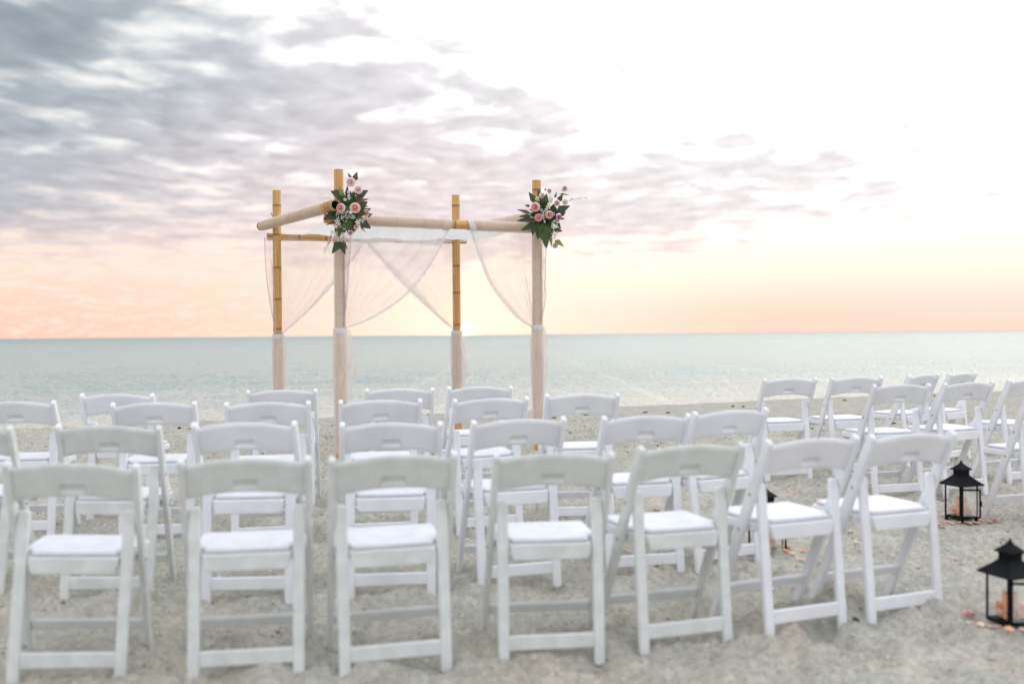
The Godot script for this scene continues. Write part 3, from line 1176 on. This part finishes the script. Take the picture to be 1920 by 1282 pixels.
func build_arch() -> void:
	var g := "parts"
	var base := Vector3(-1.1, 0.07, -10.1)
	var t := thing("bamboo_arch", "open bamboo wedding arch of four posts and four beams facing the sea", "arch", base)
	var posts := {"FL": Vector3(-1.59, 2.736, -9.2), "FR": Vector3(0.256, 2.728, -9.88), "BL": Vector3(-2.445, 2.724, -10.4), "BR": Vector3(-0.612, 2.751, -11.05)}
	rng.seed = 31
	for k in posts:
		var top: Vector3 = posts[k] - base
		var bot := Vector3(top.x, -0.12, top.z)
		var nodes := []
		var s := {"FL": 0.20, "FR": 0.10, "BL": 0.16, "BR": 0.12}[k] as float
		var ln := top.y - bot.y
		var first := s
		while s < ln - 0.05:
			nodes.append(ln - s)
			s += rng.randf_range(0.29, 0.37)
		var a := Acc.new()
		cane(a, bot, top, 0.0465, 0.0435, nodes, Vector3(rng.randf_range(-0.004, 0.004), 0, rng.randf_range(-0.004, 0.004)))
		put("post", a, M.bamboo, t)
	# beams: the two side beams lie on top of the front and rear ones
	var beams := [
		["front_beam", Vector3(-1.72, 2.283, -9.17), Vector3(0.42, 2.262, -10.03), 0.044],
		["rear_beam", Vector3(-2.567, 2.248, -10.46), Vector3(-0.508, 2.259, -11.17), 0.038],
		["left_beam", Vector3(-1.575, 2.378, -8.95), Vector3(-2.655, 2.372, -10.56), 0.043],
		["right_beam", Vector3(0.36, 2.375, -9.70), Vector3(-0.70, 2.355, -11.25), 0.045],
	]
	for b in beams:
		var p0: Vector3 = b[1] - base
		var p1: Vector3 = b[2] - base
		var nodes := []
		var ln := p0.distance_to(p1)
		var s := 0.07
		while s < ln - 0.04:
			nodes.append(s)
			s += rng.randf_range(0.22, 0.33)
		if b[0] == "left_beam":
			nodes = [0.045, 0.075, 0.11, 0.15, 0.42, 0.72, 1.04, 1.38, 1.74, ln - 0.07, ln - 0.03]
		var a := Acc.new()
		var bent := Vector3.ZERO
		if b[0] == "left_beam" or b[0] == "right_beam":
			# hollow ends
			cane(a, p0, p1, b[3] + 0.006, b[3] + 0.004, nodes, bent, false)
			var beam := put(b[0], a, M.bamboo, t)
			for e in 2:
				var q := p0 if e == 0 else p1
				var dirn := (p1 - p0).normalized() * (1.0 if e == 0 else -1.0)
				var ro: float = b[3] + (0.006 if e == 0 else 0.004)
				var rim := Acc.new()
				var rg := PackedVector3Array()
				var ax := dirn.cross(Vector3.UP).normalized()
				var ay := ax.cross(dirn)
				for st in [[0.012, ro + 0.001], [-0.001, ro], [-0.001, ro - 0.009], [0.012, ro - 0.011]]:
					for i in 25:
						var an := TAU * i / 24.0
						rg.append(q + dirn * st[0] + (ax * cos(an) + ay * sin(an)) * st[1])
				rim.grid(rg, 24, 3, false, true)
				put("cut_end", rim, M.bamboo_end, beam)
				put("hollow", _inside(q + dirn * 0.010, dirn, ro - 0.011), M.bamboo_hollow, beam)
		else:
			cane(a, p0, p1, b[3], b[3] - 0.002, nodes, bent)
			put(b[0], a, M.bamboo, t)
	# cable ties at the joints, tails sticking up
	var ties := [[Vector3(-2.46, 2.335, -10.42), Vector3(-0.05, 0.16, 0.03), M.tie_wire], [Vector3(-0.55, 2.30, -11.0), Vector3(0.14, 0.12, 0.02), M.wrap], [Vector3(-1.60, 2.42, -9.08), Vector3(-0.13, 0.03, 0.0), M.wrap]]
	for q in ties:
		var a := Acc.new()
		var p: Vector3 = q[0] - base
		a.tube(PackedVector3Array([p, p + q[1] * 0.5 + Vector3(0, 0.03, 0), p + q[1]]), PackedFloat32Array([0.005, 0.005, 0.003]), 6)
		put("cable_tie", a, q[2], t)
	# ---- cloth
	var gw := "cloth wound round the bamboo"
	var wraps := [
		["thick pale cloth wound round the left top beam", Vector3(-1.700, 2.3773, -9.136), Vector3(-2.618, 2.3722, -10.505), 0.0530, 0.13, "wrap_thin"],
		["cloth wound round the front beam, left of the gap", Vector3(-1.66, 2.2824, -9.194), Vector3(-0.585, 2.2719, -9.626), 0.0525, 0.155, "wrap"],
		["cloth wound round the front beam, right of the gap", Vector3(-0.425, 2.2703, -9.690), Vector3(0.36, 2.2626, -10.006), 0.0525, 0.19, "wrap"],
		["cloth wound round the right top beam", Vector3(0.30, 2.3739, -9.788), Vector3(-0.62, 2.3565, -11.133), 0.057, 0.2, "wrap"],
		["pale cloth sleeve on the upper left front post", Vector3(-1.59, 2.14, -9.2), Vector3(-1.59, 1.27, -9.2), 0.0515, 0.21, "wrap"],
		["pale cloth sleeve on the upper right front post", Vector3(0.256, 2.22, -9.88), Vector3(0.256, 1.28, -9.88), 0.0515, 0.27, "wrap"],
	]
	for q in wraps:
		var o := put("cloth_wrap", sleeve(q[1], q[2], q[3], q[4], 300 + taken.get("cloth_wrap", 0)), M[q[5]])
		tag(o, q[0], "cloth", gw)
	# below the ties the drapes' tails fall round each post
	var tails := [
		["drape tail hanging round the lower left front post", "FL", 1.24, 0.057, Vector3(1, 0, 0.2), 0.095],
		["drape tail hanging round the lower right front post", "FR", 1.26, 0.057, Vector3(0.4, 0, 0.6), 0.062],
		["drape tail hanging round the lower rear left post", "BL", 1.19, 0.057, Vector3(1, 0, 0), 0.035],
		["drape tail flaring round the lower rear right post", "BR", 1.22, 0.057, Vector3(0.6, 0, 0.6), 0.085],
	]
	for q in tails:
		var p: Vector3 = posts[q[1]]
		var inner := sleeve(Vector3(p.x, q[2], p.z), Vector3(p.x, 0.36 if q[1] == "BR" else 0.12, p.z), q[3], 0.0, 330 + taken.get("drape_tail", 0))
		var tail := thing("drape_tail", q[0], "drape", Vector3.ZERO, "drape tails round the posts")
		put("inner_cloth", inner, M.wrap, tail)
		put("outer_cloth", sleeve(Vector3(p.x, q[2] + 0.02, p.z), Vector3(p.x, 0.30, p.z), q[3] + 0.004, 0.0, 350 + taken.get("drape_tail", 0), q[5], q[4]), M.sheer, tail)
		# the ribbon that ties them
		var rb := Acc.new()
		var pts := PackedVector3Array()
		var rad := PackedFloat32Array()
		for k in 5:
			pts.append(Vector3(p.x, q[2] + 0.033 - 0.012 * k, p.z))
			rad.append(0.061 + 0.003 * (k % 2))
		rb.tube(pts, rad, 24)
		var o := put("tie_ribbon", rb, M.ribbon)
		tag(o, "white ribbon tied round the " + {"FL": "left front", "FR": "right front", "BL": "rear left", "BR": "rear right"}[q[1]] + " bamboo post", "ribbon", "ribbons that gather the drapes")
	# spiral bands of cloth on the lower front posts
	for q in [["FR", 0.66, 0.30, 1.0, 0.030], ["FL", 1.17, 1.06, -1.0, 0.010], ["FL", 0.60, 0.595, 1.0, 0.008]]:
		var p: Vector3 = posts[q[0]]
		var a := Acc.new()
		var gr := PackedVector3Array()
		for j in 33:
			var s := j / 32.0
			var an: float = -0.4 + q[3] * s * PI * 1.25
			for e in 3:
				var y: float = lerpf(q[1], q[2], s) + (e - 1) * q[4]
				gr.append(Vector3(p.x + cos(an) * 0.066, y, p.z + absf(sin(an)) * 0.066))
		a.grid(gr, 2, 32)
		var o := put("cloth_band", a, M.sheer_fold)
		tag(o, ["diagonal sheer band across the foot of the right front post", "slanting cord across the left front post below its ribbon", "thin level cord round the foot of the left front post"][taken["cloth_band"] - 1], "cloth band", "bands round the front posts")
	# canopy slung across the top
	var cn := thing("canopy", "white cloth canopy sagging between the front and rear beams", "canopy", Vector3(-1.1, 2.3, -10.1))
	var A := Vector3(-1.66, 2.315, -9.24)
	var B := Vector3(0.20, 2.305, -9.98)
	var C := Vector3(-0.60, 2.285, -11.14)
	var D := Vector3(-2.42, 2.29, -10.52)
	var cg := PackedVector3Array()
	var nz := fnl(404, 1.0, 3)
	for j in 41:
		var v := j / 40.0
		for i in 61:
			var u := i / 60.0
			var p := A.lerp(B, u).lerp(D.lerp(C, u), v)
			p.y -= 0.085 * sin(PI * v) * (0.6 + 0.4 * sin(PI * u)) + 0.02 * sin(PI * v) * sin(u * 21.0 + 2.0 * v) + 0.02 * nz.get_noise_2d(u * 6, v * 5)
			cg.append(p - Vector3(-1.1, 2.3, -10.1))
	var ca := Acc.new()
	ca.grid(cg, 60, 40)
	put("cloth", ca, M.canopy_cloth, cn)
	# its rear hem laps over the rear beam
	cg = PackedVector3Array()
	for j in 9:
		var v := j / 8.0
		for i in 61:
			var u := lerpf(0.36, 1.04, i / 60.0)
			var p := D.lerp(C, u) + Vector3(0.02, 0.006, 0.055)
			var dropn := 0.085 + 0.014 * sin(u * 17.0) + 0.012 * nz.get_noise_2d(u * 9, 4)
			if u > 0.9: dropn *= 0.75
			p.y -= dropn * v
			p += Vector3(0.01, 0, 0.02) * (0.7 * sin(v * PI * 0.5) + 0.4 * sin(u * 40.0) * v)
			cg.append(p - Vector3(-1.1, 2.3, -10.1))
	ca = Acc.new()
	ca.grid(cg, 60, 8)
	put("hem", ca, M.canopy_cloth, cn)
	# four swept panels
	swag("sheer_drape", "sheer panel swept from the rear beam to the rear left post", Vector3(-2.40, 2.235, -10.43), Vector3(-1.585, 2.20, -10.73), Vector3(-2.415, 1.225, -10.37), Vector3(0.07, -0.06, 0), 5.0, 0.062, 501)
	swag("sheer_drape", "sheer panel swept from the rear beam to the rear right post", Vector3(-0.66, 2.225, -11.0), Vector3(-1.565, 2.20, -10.73), Vector3(-0.625, 1.255, -11.0), Vector3(-0.01, -0.05, 0), 5.0, 0.120, 502)
	swag("sheer_drape", "sheer panel swept from the front beam to the left front post", Vector3(-1.54, 2.235, -9.23), Vector3(-0.60, 2.215, -9.60), Vector3(-1.548, 1.285, -9.19), Vector3(0.17, -0.28, 0), 5.0, 0.050, 503)
	swag("sheer_drape", "sheer panel swept from the front beam to the right front post", Vector3(0.20, 2.215, -9.94), Vector3(-0.40, 2.215, -9.68), Vector3(0.215, 1.285, -9.86), Vector3(-0.09, -0.27, 0), 5.0, 0.085, 504)
	swag("sheer_drape", "narrow sheer tail hanging outside the rear left post", Vector3(-2.47, 2.23, -10.38), Vector3(-2.575, 2.235, -10.40), Vector3(-2.455, 1.225, -10.34), Vector3(-0.02, -0.1, 0.02), 1.5, 0.022, 505)
	swag("sheer_drape", "narrow sheer fold hanging right of the right front post", Vector3(0.30, 2.12, -9.85), Vector3(0.345, 2.12, -9.86), Vector3(0.285, 1.30, -9.84), Vector3(0.05, -0.1, 0.02), 1.5, 0.035, 506)
	swag("sheer_drape", "narrow sheer fold hanging right of the left front post", Vector3(-1.545, 2.12, -9.17), Vector3(-1.47, 2.20, -9.20), Vector3(-1.545, 1.30, -9.17), Vector3(0.0, -0.05, 0.02), 1.5, 0.028, 507)
	# loops of the two front panels over the beam
	for q in [[-0.60, -9.62, -0.035], [-0.40, -9.70, 0.045]]:
		var a := Acc.new()
		var gr := PackedVector3Array()
		for j in 25:
			var an := TAU * j / 24.0
			for e in 5:
				var s := e / 4.0 - 0.5
				var yy := cos(an) * 0.060
				gr.append(Vector3(q[0] + s * 0.055 + q[2] * (0.5 - yy * 9.0), 2.271 + yy, q[1] + sin(an) * 0.060 - s * 0.02))
		a.grid(gr, 4, 24)
		var o := put("drape_loop", a, M.canopy_cloth)
		tag(o, "loop of white cloth over the front beam, %s of the bare gap" % ("left" if q[0] < -0.5 else "right"), "cloth loop", "cloth loops over the front beam")
	build_flowers()

func _inside(q: Vector3, dirn: Vector3, r: float) -> Acc:
	# the dark bore of a cane: a short inward tube closed at its far end
	var a := Acc.new()
	var g := PackedVector3Array()
	var sx := dirn.cross(Vector3.UP).normalized()
	var sy := sx.cross(dirn)
	for j in 5:
		var rr := r if j < 3 else (r * 0.5 if j == 3 else 0.0005)
		var off := 0.05 * minf(j, 2)
		for i in 21:
			var an := TAU * i / 20
			g.append(q + dirn * off + (sx * cos(an) + sy * sin(an)) * rr)
	a.grid(g, 20, 4, false, true)
	return a

var Z := 9.0
func fl(ox: float, oy: float, sc: float, cx: float, cy: float, x: float, y: float, depth: float) -> Vector3:
	# from a drawing of the spray (scale sc, origin ox/oy) to metres round its centre
	var px := ox + x / sc - cx
	var py := oy + y / sc - cy
	return Vector3(px * Z / 1867.0, -py * Z / 1867.0, depth)

func build_flowers() -> void:
	var pink := Color(0.84, 0.36, 0.36)
	var blush := Color(0.90, 0.60, 0.58)
	var pale := Color(0.92, 0.74, 0.72)
	var lilac := Color(0.70, 0.45, 0.52)
	var magenta := Color(0.55, 0.12, 0.32)
	var cream := Color(0.86, 0.78, 0.66)
	var sprays := [
		{
			"name": "flower spray of pink roses beside the hollow beam end, left front corner", "at": Vector3(-1.477, 2.320, -9.10), "z": 9.1, "o": [590.0, 310.0, 7.123, 655.0, 400.0],
			"roses": [[505, 245, 58, blush, pale, 0.10], [605, 342, 54, blush, pale, 0.09], [380, 595, 60, pink, blush, 0.15], [575, 597, 66, pink, blush, 0.16], [705, 650, 48, pink, blush, 0.08], [575, 838, 32, pink, blush, 0.10], [495, 915, 36, pink, blush, 0.09], [288, 1002, 46, blush, pale, 0.08]],
			"white": [[430, 480, 26], [492, 455, 30], [480, 375, 24], [485, 420, 20], [600, 778, 38], [330, 770, 36], [300, 832, 34], [350, 800, 26], [262, 905, 30], [285, 930, 28], [400, 940, 30], [385, 975, 24], [425, 860, 22], [540, 720, 20]],
			"breath": [[370, 690, 60, 46], [480, 680, 55, 46], [540, 715, 30, 16], [430, 740, 40, 16], [670, 770, 25, 10], [440, 1000, 25, 8]],
			"leaves": [["leaf_grey", 500, 200, 467, 118, 20, .04], ["leaf_mid", 548, 215, 588, 108, 34, .05], ["leaf_dark", 420, 450, 212, 338, 58, .03], ["leaf_dark", 560, 440, 720, 334, 52, .03], ["leaf_dark", 540, 400, 640, 280, 34, .02], ["leaf_brown", 540, 510, 738, 458, 26, .06], ["leaf_dark", 600, 580, 718, 492, 50, .05], ["leaf_dark", 650, 640, 765, 592, 38, .03], ["leaf_grey", 720, 690, 795, 668, 26, .05], ["leaf_dark", 620, 770, 760, 852, 54, .05], ["leaf_dark", 320, 640, 138, 738, 62, .04], ["leaf_brown", 300, 760, 158, 808, 16, .05], ["leaf_mid", 430, 770, 515, 890, 64, .13], ["leaf_mid", 390, 850, 335, 965, 40, .09], ["leaf_dark", 360, 1030, 252, 1190, 50, .07], ["leaf_dark", 360, 1030, 424, 1204, 42, .07], ["leaf_brown", 385, 1010, 463, 1145, 16, .06], ["leaf_brown", 620, 830, 706, 918, 9, .07], ["leaf_dark", 440, 420, 458, 278, 22, .04], ["leaf_lime", 390, 430, 345, 300, 26, .06], ["leaf_lime", 400, 420, 378, 340, 20, .07], ["leaf_dark", 520, 500, 520, 350, 40, .04], ["leaf_mid", 480, 640, 430, 540, 50, .09], ["leaf_dark", 300, 600, 260, 700, 40, .06], ["leaf_mid", 640, 700, 650, 560, 40, .09], ["leaf_grey", 300, 900, 330, 820, 24, .1]],
			"sprigs": [[235, 900, 150, 1160, 0], [230, 880, 205, 1060, 0]],
		},
		{
			"name": "flower spray of pink roses with broad leaves on the right front post", "at": Vector3(0.321, 2.352, -9.74), "z": 9.7, "o": [955.0, 325.0, 8.013, 1020.0, 405.0],
			"roses": [[385, 520, 68, pink, blush, 0.13], [435, 676, 56, pink, Color(0.80, 0.38, 0.38), 0.14], [600, 636, 56, pink, blush, 0.13], [498, 335, 44, blush, pale, 0.07], [715, 455, 46, lilac, pale, 0.09], [742, 672, 42, magenta, Color(0.72, 0.34, 0.50), 0.11], [415, 386, 27, cream, cream, 0.08], [605, 262, 36, lilac, blush, 0.05], [545, 242, 18, lilac, lilac, 0.04], [838, 224, 46, lilac, pale, 0.03], [838, 430, 44, cream, pale, 0.05], [682, 1086, 42, blush, pale, 0.06]],
			"white": [[580, 520, 40], [600, 500, 34], [615, 430, 30], [600, 380, 26], [640, 400, 30], [480, 560, 26], [650, 818, 38], [700, 808, 34], [598, 915, 42], [680, 930, 36], [668, 980, 34], [720, 900, 24], [665, 740, 24], [560, 545, 24]],
			"breath": [[520, 650, 60, 60], [530, 590, 40, 20], [525, 745, 14, 6], [660, 630, 20, 8], [700, 740, 30, 10], [620, 420, 40, 14]],
			"leaves": [["leaf_dark", 400, 450, 294, 266, 46, .03], ["leaf_mid", 470, 350, 432, 238, 34, .03], ["leaf_brown", 320, 600, 108, 533, 24, .04], ["leaf_dark", 330, 640, 136, 642, 26, .05], ["leaf_dark", 360, 690, 104, 712, 36, .07], ["leaf_dark", 420, 750, 172, 862, 52, .07], ["leaf_mid", 360, 800, 345, 940, 42, .08], ["leaf_dark", 440, 760, 420, 1005, 70, .10], ["leaf_mid", 500, 770, 552, 1134, 92, .12], ["leaf_lime", 600, 940, 632, 1112, 26, .06], ["leaf_lime", 680, 1010, 818, 1112, 36, .06], ["leaf_mid", 660, 850, 798, 874, 38, .07], ["leaf_dark", 720, 580, 908, 500, 56, .06], ["leaf_brown", 770, 640, 852, 580, 26, .05], ["leaf_brown", 770, 690, 832, 690, 18, .05], ["leaf_dark", 740, 420, 802, 318, 36, .04], ["leaf_grey", 760, 308, 902, 330, 12, .03], ["leaf_grey", 686, 366, 712, 288, 16, .04], ["leaf_grey", 310, 495, 228, 474, 20, .04], ["leaf_mid", 520, 470, 560, 320, 56, .06], ["leaf_dark", 470, 440, 500, 420, 40, .06], ["leaf_dark", 560, 720, 640, 960, 60, .05], ["leaf_dark", 640, 600, 700, 500, 50, .07], ["leaf_dark", 700, 760, 770, 840, 36, .06], ["leaf_grey", 830, 250, 778, 262, 5, .03]],
			"sprigs": [[860, 420, 1160, 372, 1]],
		},
	]
	var fills := RandomNumberGenerator.new()
	fills.seed = 5
	for sp in sprays:
		Z = sp.z
		var o: Array = sp.o
		var t := thing("flower_spray", sp.name, "flowers", sp.at, "flower sprays on the front corners of the arch")
		var mpp: float = Z / 1867.0 / o[2]
		# a tight mat of backing leaves
		for k in 46:
			var an := fills.randf() * TAU
			var r := fills.randf_range(40, 150)
			var cx2 := 480.0 if o[2] < 8 else 540.0
			var cy2 := 620.0
			var b := fl(o[0], o[1], o[2], o[3], o[4], cx2 + cos(an) * r * 0.3, cy2 + sin(an) * r * 0.6, 0.02 + 0.03 * fills.randf())
			var e := fl(o[0], o[1], o[2], o[3], o[4], cx2 + cos(an) * (r + 115), cy2 + sin(an) * (r * 1.35 + 115), 0.03 + 0.05 * fills.randf())
			put_mesh("leaf", leaf_mesh(b, e, fills.randf_range(26, 46) * mpp, 0.012), M["leaf_dark" if k % 3 else "leaf_mid"], t)
		for q in sp.leaves:
			var b := fl(o[0], o[1], o[2], o[3], o[4], q[1], q[2], q[6])
			var e := fl(o[0], o[1], o[2], o[3], o[4], q[3], q[4], q[6] + fills.randf_range(-0.03, 0.05))
			put_mesh("leaf", leaf_mesh(b, e, q[5] * mpp, 0.008, q[5] > 60), M[q[0]], t)
		var s := 0
		for q in sp.roses:
			s += 1
			var r := put_mesh("rose", rose_mesh(q[2] * mpp * 0.92, q[3], q[4], 900 + s), M.petal_tint, t)
			r.position = fl(o[0], o[1], o[2], o[3], o[4], q[0], q[1], q[5])
			r.basis = Basis(Vector3.RIGHT, fills.randf_range(-0.35, 0.25)) * Basis(Vector3.UP, fills.randf_range(-0.4, 0.4)) * Basis(Vector3.BACK, fills.randf() * TAU)
		for q in sp.white:
			var a := Acc.new()
			a.tint = Color(0.74, 0.76, 0.60) if fills.randf() < 0.35 else Color(0.82, 0.80, 0.74)
			floret(a, fl(o[0], o[1], o[2], o[3], o[4], q[0], q[1], 0.11), q[2] * mpp, 5, Vector3(fills.randf_range(-0.6, 0.6), fills.randf_range(-0.4, 0.5), 1))
			put("white_flower", a, M.petal_tint, t)
		var br := Acc.new()
		for q in sp.breath:
			for k in q[3]:
				var an := fills.randf() * TAU
				var r: float = sqrt(fills.randf()) * q[2]
				br.tint = Color(0.82, 0.80, 0.74)
				var p := fl(o[0], o[1], o[2], o[3], o[4], q[0] + cos(an) * r, q[1] + sin(an) * r, 0.10 + 0.06 * fills.randf())
				br.ball(p, Vector3.ONE * fills.randf_range(0.0028, 0.0052), 6, 4)
				br.tint = Color(0.08, 0.13, 0.05)
				br.tube(PackedVector3Array([p, p + Vector3(fills.randf_range(-0.01, 0.01), -0.02, -0.05)]), PackedFloat32Array([0.0007, 0.0007]), 4, false)
		put("babys_breath", br, M.petal_tint, t, "stuff")
		for q in sp.sprigs:
			var a := Acc.new()
			var p0 := fl(o[0], o[1], o[2], o[3], o[4], q[0], q[1], 0.05)
			var p1 := fl(o[0], o[1], o[2], o[3], o[4], q[2], q[3], 0.07)
			a.tint = Color(0.30, 0.28, 0.12) if q[4] == 0 else Color(0.22, 0.20, 0.15)
			var pts := PackedVector3Array()
			var rd := PackedFloat32Array()
			for k in 13:
				var u := k / 12.0
				pts.append(p0.lerp(p1, u) + Vector3(0.004 * sin(u * 9.0), 0.02 * u * (1 - u), 0))
				rd.append(0.0013)
			a.tube(pts, rd, 5, false)
			a.tint = Color(0.62, 0.56, 0.30) if q[4] == 0 else Color(0.60, 0.52, 0.50)
			for k in range(2, 13):
				a.ball(pts[k] + Vector3(fills.randf_range(-0.012, 0.012), fills.randf_range(-0.012, 0.012), 0.002), Vector3(0.005, 0.006, 0.005) * fills.randf_range(0.6, 1.3), 6, 4)
			put("bud_sprig", a, M.petal_tint, t)

func build_lanterns() -> void:
	var spots := [
		[2.076, 4.152, 3.0, "black metal lantern with a pagoda roof, cut off by the right edge of the picture"],
		[2.73, 6.053, 6.0, "black metal lantern with its door open, beyond the last chair of the nearest row"],
		[1.364, 5.37, 16.0, "black metal lantern half hidden behind a chair at the end of the nearest row"],
	]
	var proto := make_lantern()
	var candle := make_candle()
	var cols := [Color(0.84, 0.50, 0.48), Color(0.86, 0.58, 0.48), Color(0.86, 0.72, 0.55), Color(0.82, 0.60, 0.60), Color(0.86, 0.50, 0.30)]
	var meshes := []
	for c in cols:
		meshes.append(petal_mesh(0.017, c))
	rng.seed = 4242
	var which := ["at the right edge", "with its door open", "half hidden behind a chair"]
	for k in spots.size():
		var q: Array = spots[k]
		var o: Node3D = proto.duplicate()
		o.name = numbered("lantern")
		add_child(o)
		var y: float = spot(q[0], q[1]).y - 0.002
		# the sand was levelled under the chairs: stand on whatever is there
		o.position = Vector3(q[0], y, -q[1])
		o.rotation_degrees.y = q[2] - 45.0 - 30.0
		tag(o, q[3], "lantern", "black lanterns along the aisle")
		var cd: Node3D = candle.duplicate()
		cd.name = numbered("pillar_candle")
		add_child(cd)
		cd.position = o.position + Vector3(0, 0.0265, 0)
		tag(cd, "peach pillar candle inside the lantern " + which[k], "candle", "candles in the lanterns")
		for n in [42, 48, 36][k]:
			var inside: bool = n < 18
			var an := rng.randf() * TAU
			var r := rng.randf_range(0.034, 0.05) if inside else 0.085 + 0.12 * pow(rng.randf(), 1.6)
			if not inside and rng.randf() < 0.65:
				an = rng.randf_range(0.1, PI - 0.1)     # mostly on the near side
			var ci := rng.randi() % 5
			if inside: ci = [1, 4, 4, 2][rng.randi() % 4]
			var p := put_mesh("rose_petal", meshes[ci], M.petal_tint)
			var px: float = q[0] + cos(an) * r * (1.0 if inside else 1.35)
			var pd: float = q[1] - sin(an) * r
			var py := y + 0.030 + rng.randf() * 0.05 if inside else spot(px, pd).y + 0.008
			p.position = Vector3(px, py, -pd)
			p.basis = Basis(Vector3.UP, rng.randf() * TAU) * Basis(Vector3.RIGHT, rng.randf_range(-0.5, 0.5) + (0.9 if inside else 0.0)) * Basis.from_scale(Vector3.ONE * rng.randf_range(0.75, 1.2))
			tag(p, "rose petal %s the lantern %s" % ["heaped inside" if inside else "on the sand around", which[k]], "petal", "rose petals %s the lantern %s" % ["inside" if inside else "round", which[k]])
	# loose petals along the aisle
	var loose := [[1.93, 6.9], [2.05, 6.7], [1.72, 6.2], [2.10, 5.9], [1.55, 5.0], [1.62, 4.86], [1.48, 5.12], [2.30, 5.2], [1.95, 7.4], [2.34, 7.1], [2.46, 8.2], [2.9, 8.4], [2.6, 6.4], [2.36, 6.0], [1.9, 5.5], [2.95, 5.7], [1.80, 7.0], [2.2, 6.6]]
	for q in loose:
		var p := put_mesh("rose_petal", meshes[rng.randi() % 4], M.petal_tint)
		p.position = spot(q[0], q[1]) + Vector3(0, 0.010, 0)
		p.basis = Basis(Vector3.UP, rng.randf() * TAU) * Basis.from_scale(Vector3.ONE * rng.randf_range(0.9, 1.3))
		tag(p, "pale pink rose petal lying loose on the sand of the aisle", "petal", "rose petals scattered along the aisle")
	proto.free()
	candle.free()

func build_debris() -> void:
	# dark scraps of seaweed
	rng.seed = 66
	var at := [[-4.09, 12.2, "just right of the fourth chair back, near the water"], [-3.95, 12.2, ""], [1.01, 13.84, ""], [0.55, 13.35, ""], [1.87, 14.0, ""], [3.37, 15.2, ""], [3.50, 15.1, ""], [5.44, 16.3, ""], [7.3, 17.2, ""], [4.67, 12.2, ""], [7.02, 15.98, ""], [1.41, 4.10, ""], [2.94, 8.53, ""], [-2.28, 13.5, ""], [-1.18, 13.9, ""], [0.85, 5.09, ""], [-2.2, 13.3, ""], [-2.1, 13.2, ""], [2.2, 14.1, ""], [6.2, 15.9, ""]]
	for q in at:
		var a := Acc.new()
		var pts := PackedVector3Array()
		var rad := PackedFloat32Array()
		var r := rng.randf_range(0.005, 0.008)
		var ln := rng.randf_range(0.04, 0.09) if q[1] > 8.0 else rng.randf_range(0.02, 0.03)
		for k in 6:
			var u := k / 5.0
			pts.append(Vector3((u - 0.5) * ln, 0.006 + rng.randf() * 0.012, rng.randf_range(-0.02, 0.02)))
			rad.append(r * (0.4 + sin(PI * (0.1 + 0.8 * u))))
		a.tube(pts, rad, 7)
		var o := put("seaweed_scrap", a, M.seaweed)
		o.position = spot(q[0], q[1])
		o.rotation.y = rng.randf_range(-0.8, 0.8)
		var near_water: bool = q[1] > 10.0
		tag(o, "dark scrap of dry seaweed on the sand %s" % ("towards the water's edge" if near_water else "between the chairs"), "seaweed", "seaweed scraps %s" % ("near the water" if near_water else "among the chairs"))
	# shell grit and crumbs of sand all over the beach
	var cols := [Color(0.62, 0.58, 0.50), Color(0.74, 0.70, 0.62), Color(0.24, 0.21, 0.17), Color(0.46, 0.42, 0.34), Color(0.50, 0.36, 0.28)]
	var base := Acc.new()
	base.ball(Vector3.ZERO, Vector3(1, 0.55, 0.8), 6, 4)
	var mm := MultiMesh.new()
	mm.transform_format = MultiMesh.TRANSFORM_3D
	mm.use_colors = true
	mm.mesh = base.mesh()
	var n := 34000
	mm.instance_count = n
	rng.seed = 12
	for k in n:
		var d := 2.2 + 11.6 * pow(rng.randf(), 0.85)
		var x := d * rng.randf_range(-0.62, 0.62)
		var r := rng.randf_range(0.0022, 0.0060) * (1.0 + 0.07 * d)
		if rng.randf() < 0.02: r *= 2.0
		var b := Basis(Vector3.UP, rng.randf() * TAU) * Basis.from_scale(Vector3(r * rng.randf_range(0.8, 1.8), r, r))
		mm.set_instance_transform(k, Transform3D(b, spot(x, d) + Vector3(0, r * 0.1 - 0.002, 0)))
		mm.set_instance_color(k, cols[[0, 0, 1, 2, 3, 3, 4, 3][rng.randi() % 8]])
	var mi := MultiMeshInstance3D.new()
	mi.multimesh = mm
	var gm := mat("grit", Color(1, 1, 1), 0.9, 0.3)
	gm.vertex_color_use_as_albedo = true
	mi.material_override = gm
	mi.name = "shell_grit"
	add_child(mi)
	mi.set_meta("kind", "stuff")
	mi.set_meta("label", "shell grit and small pebbles strewn over the beach sand")
	mi.set_meta("category", "shell grit")
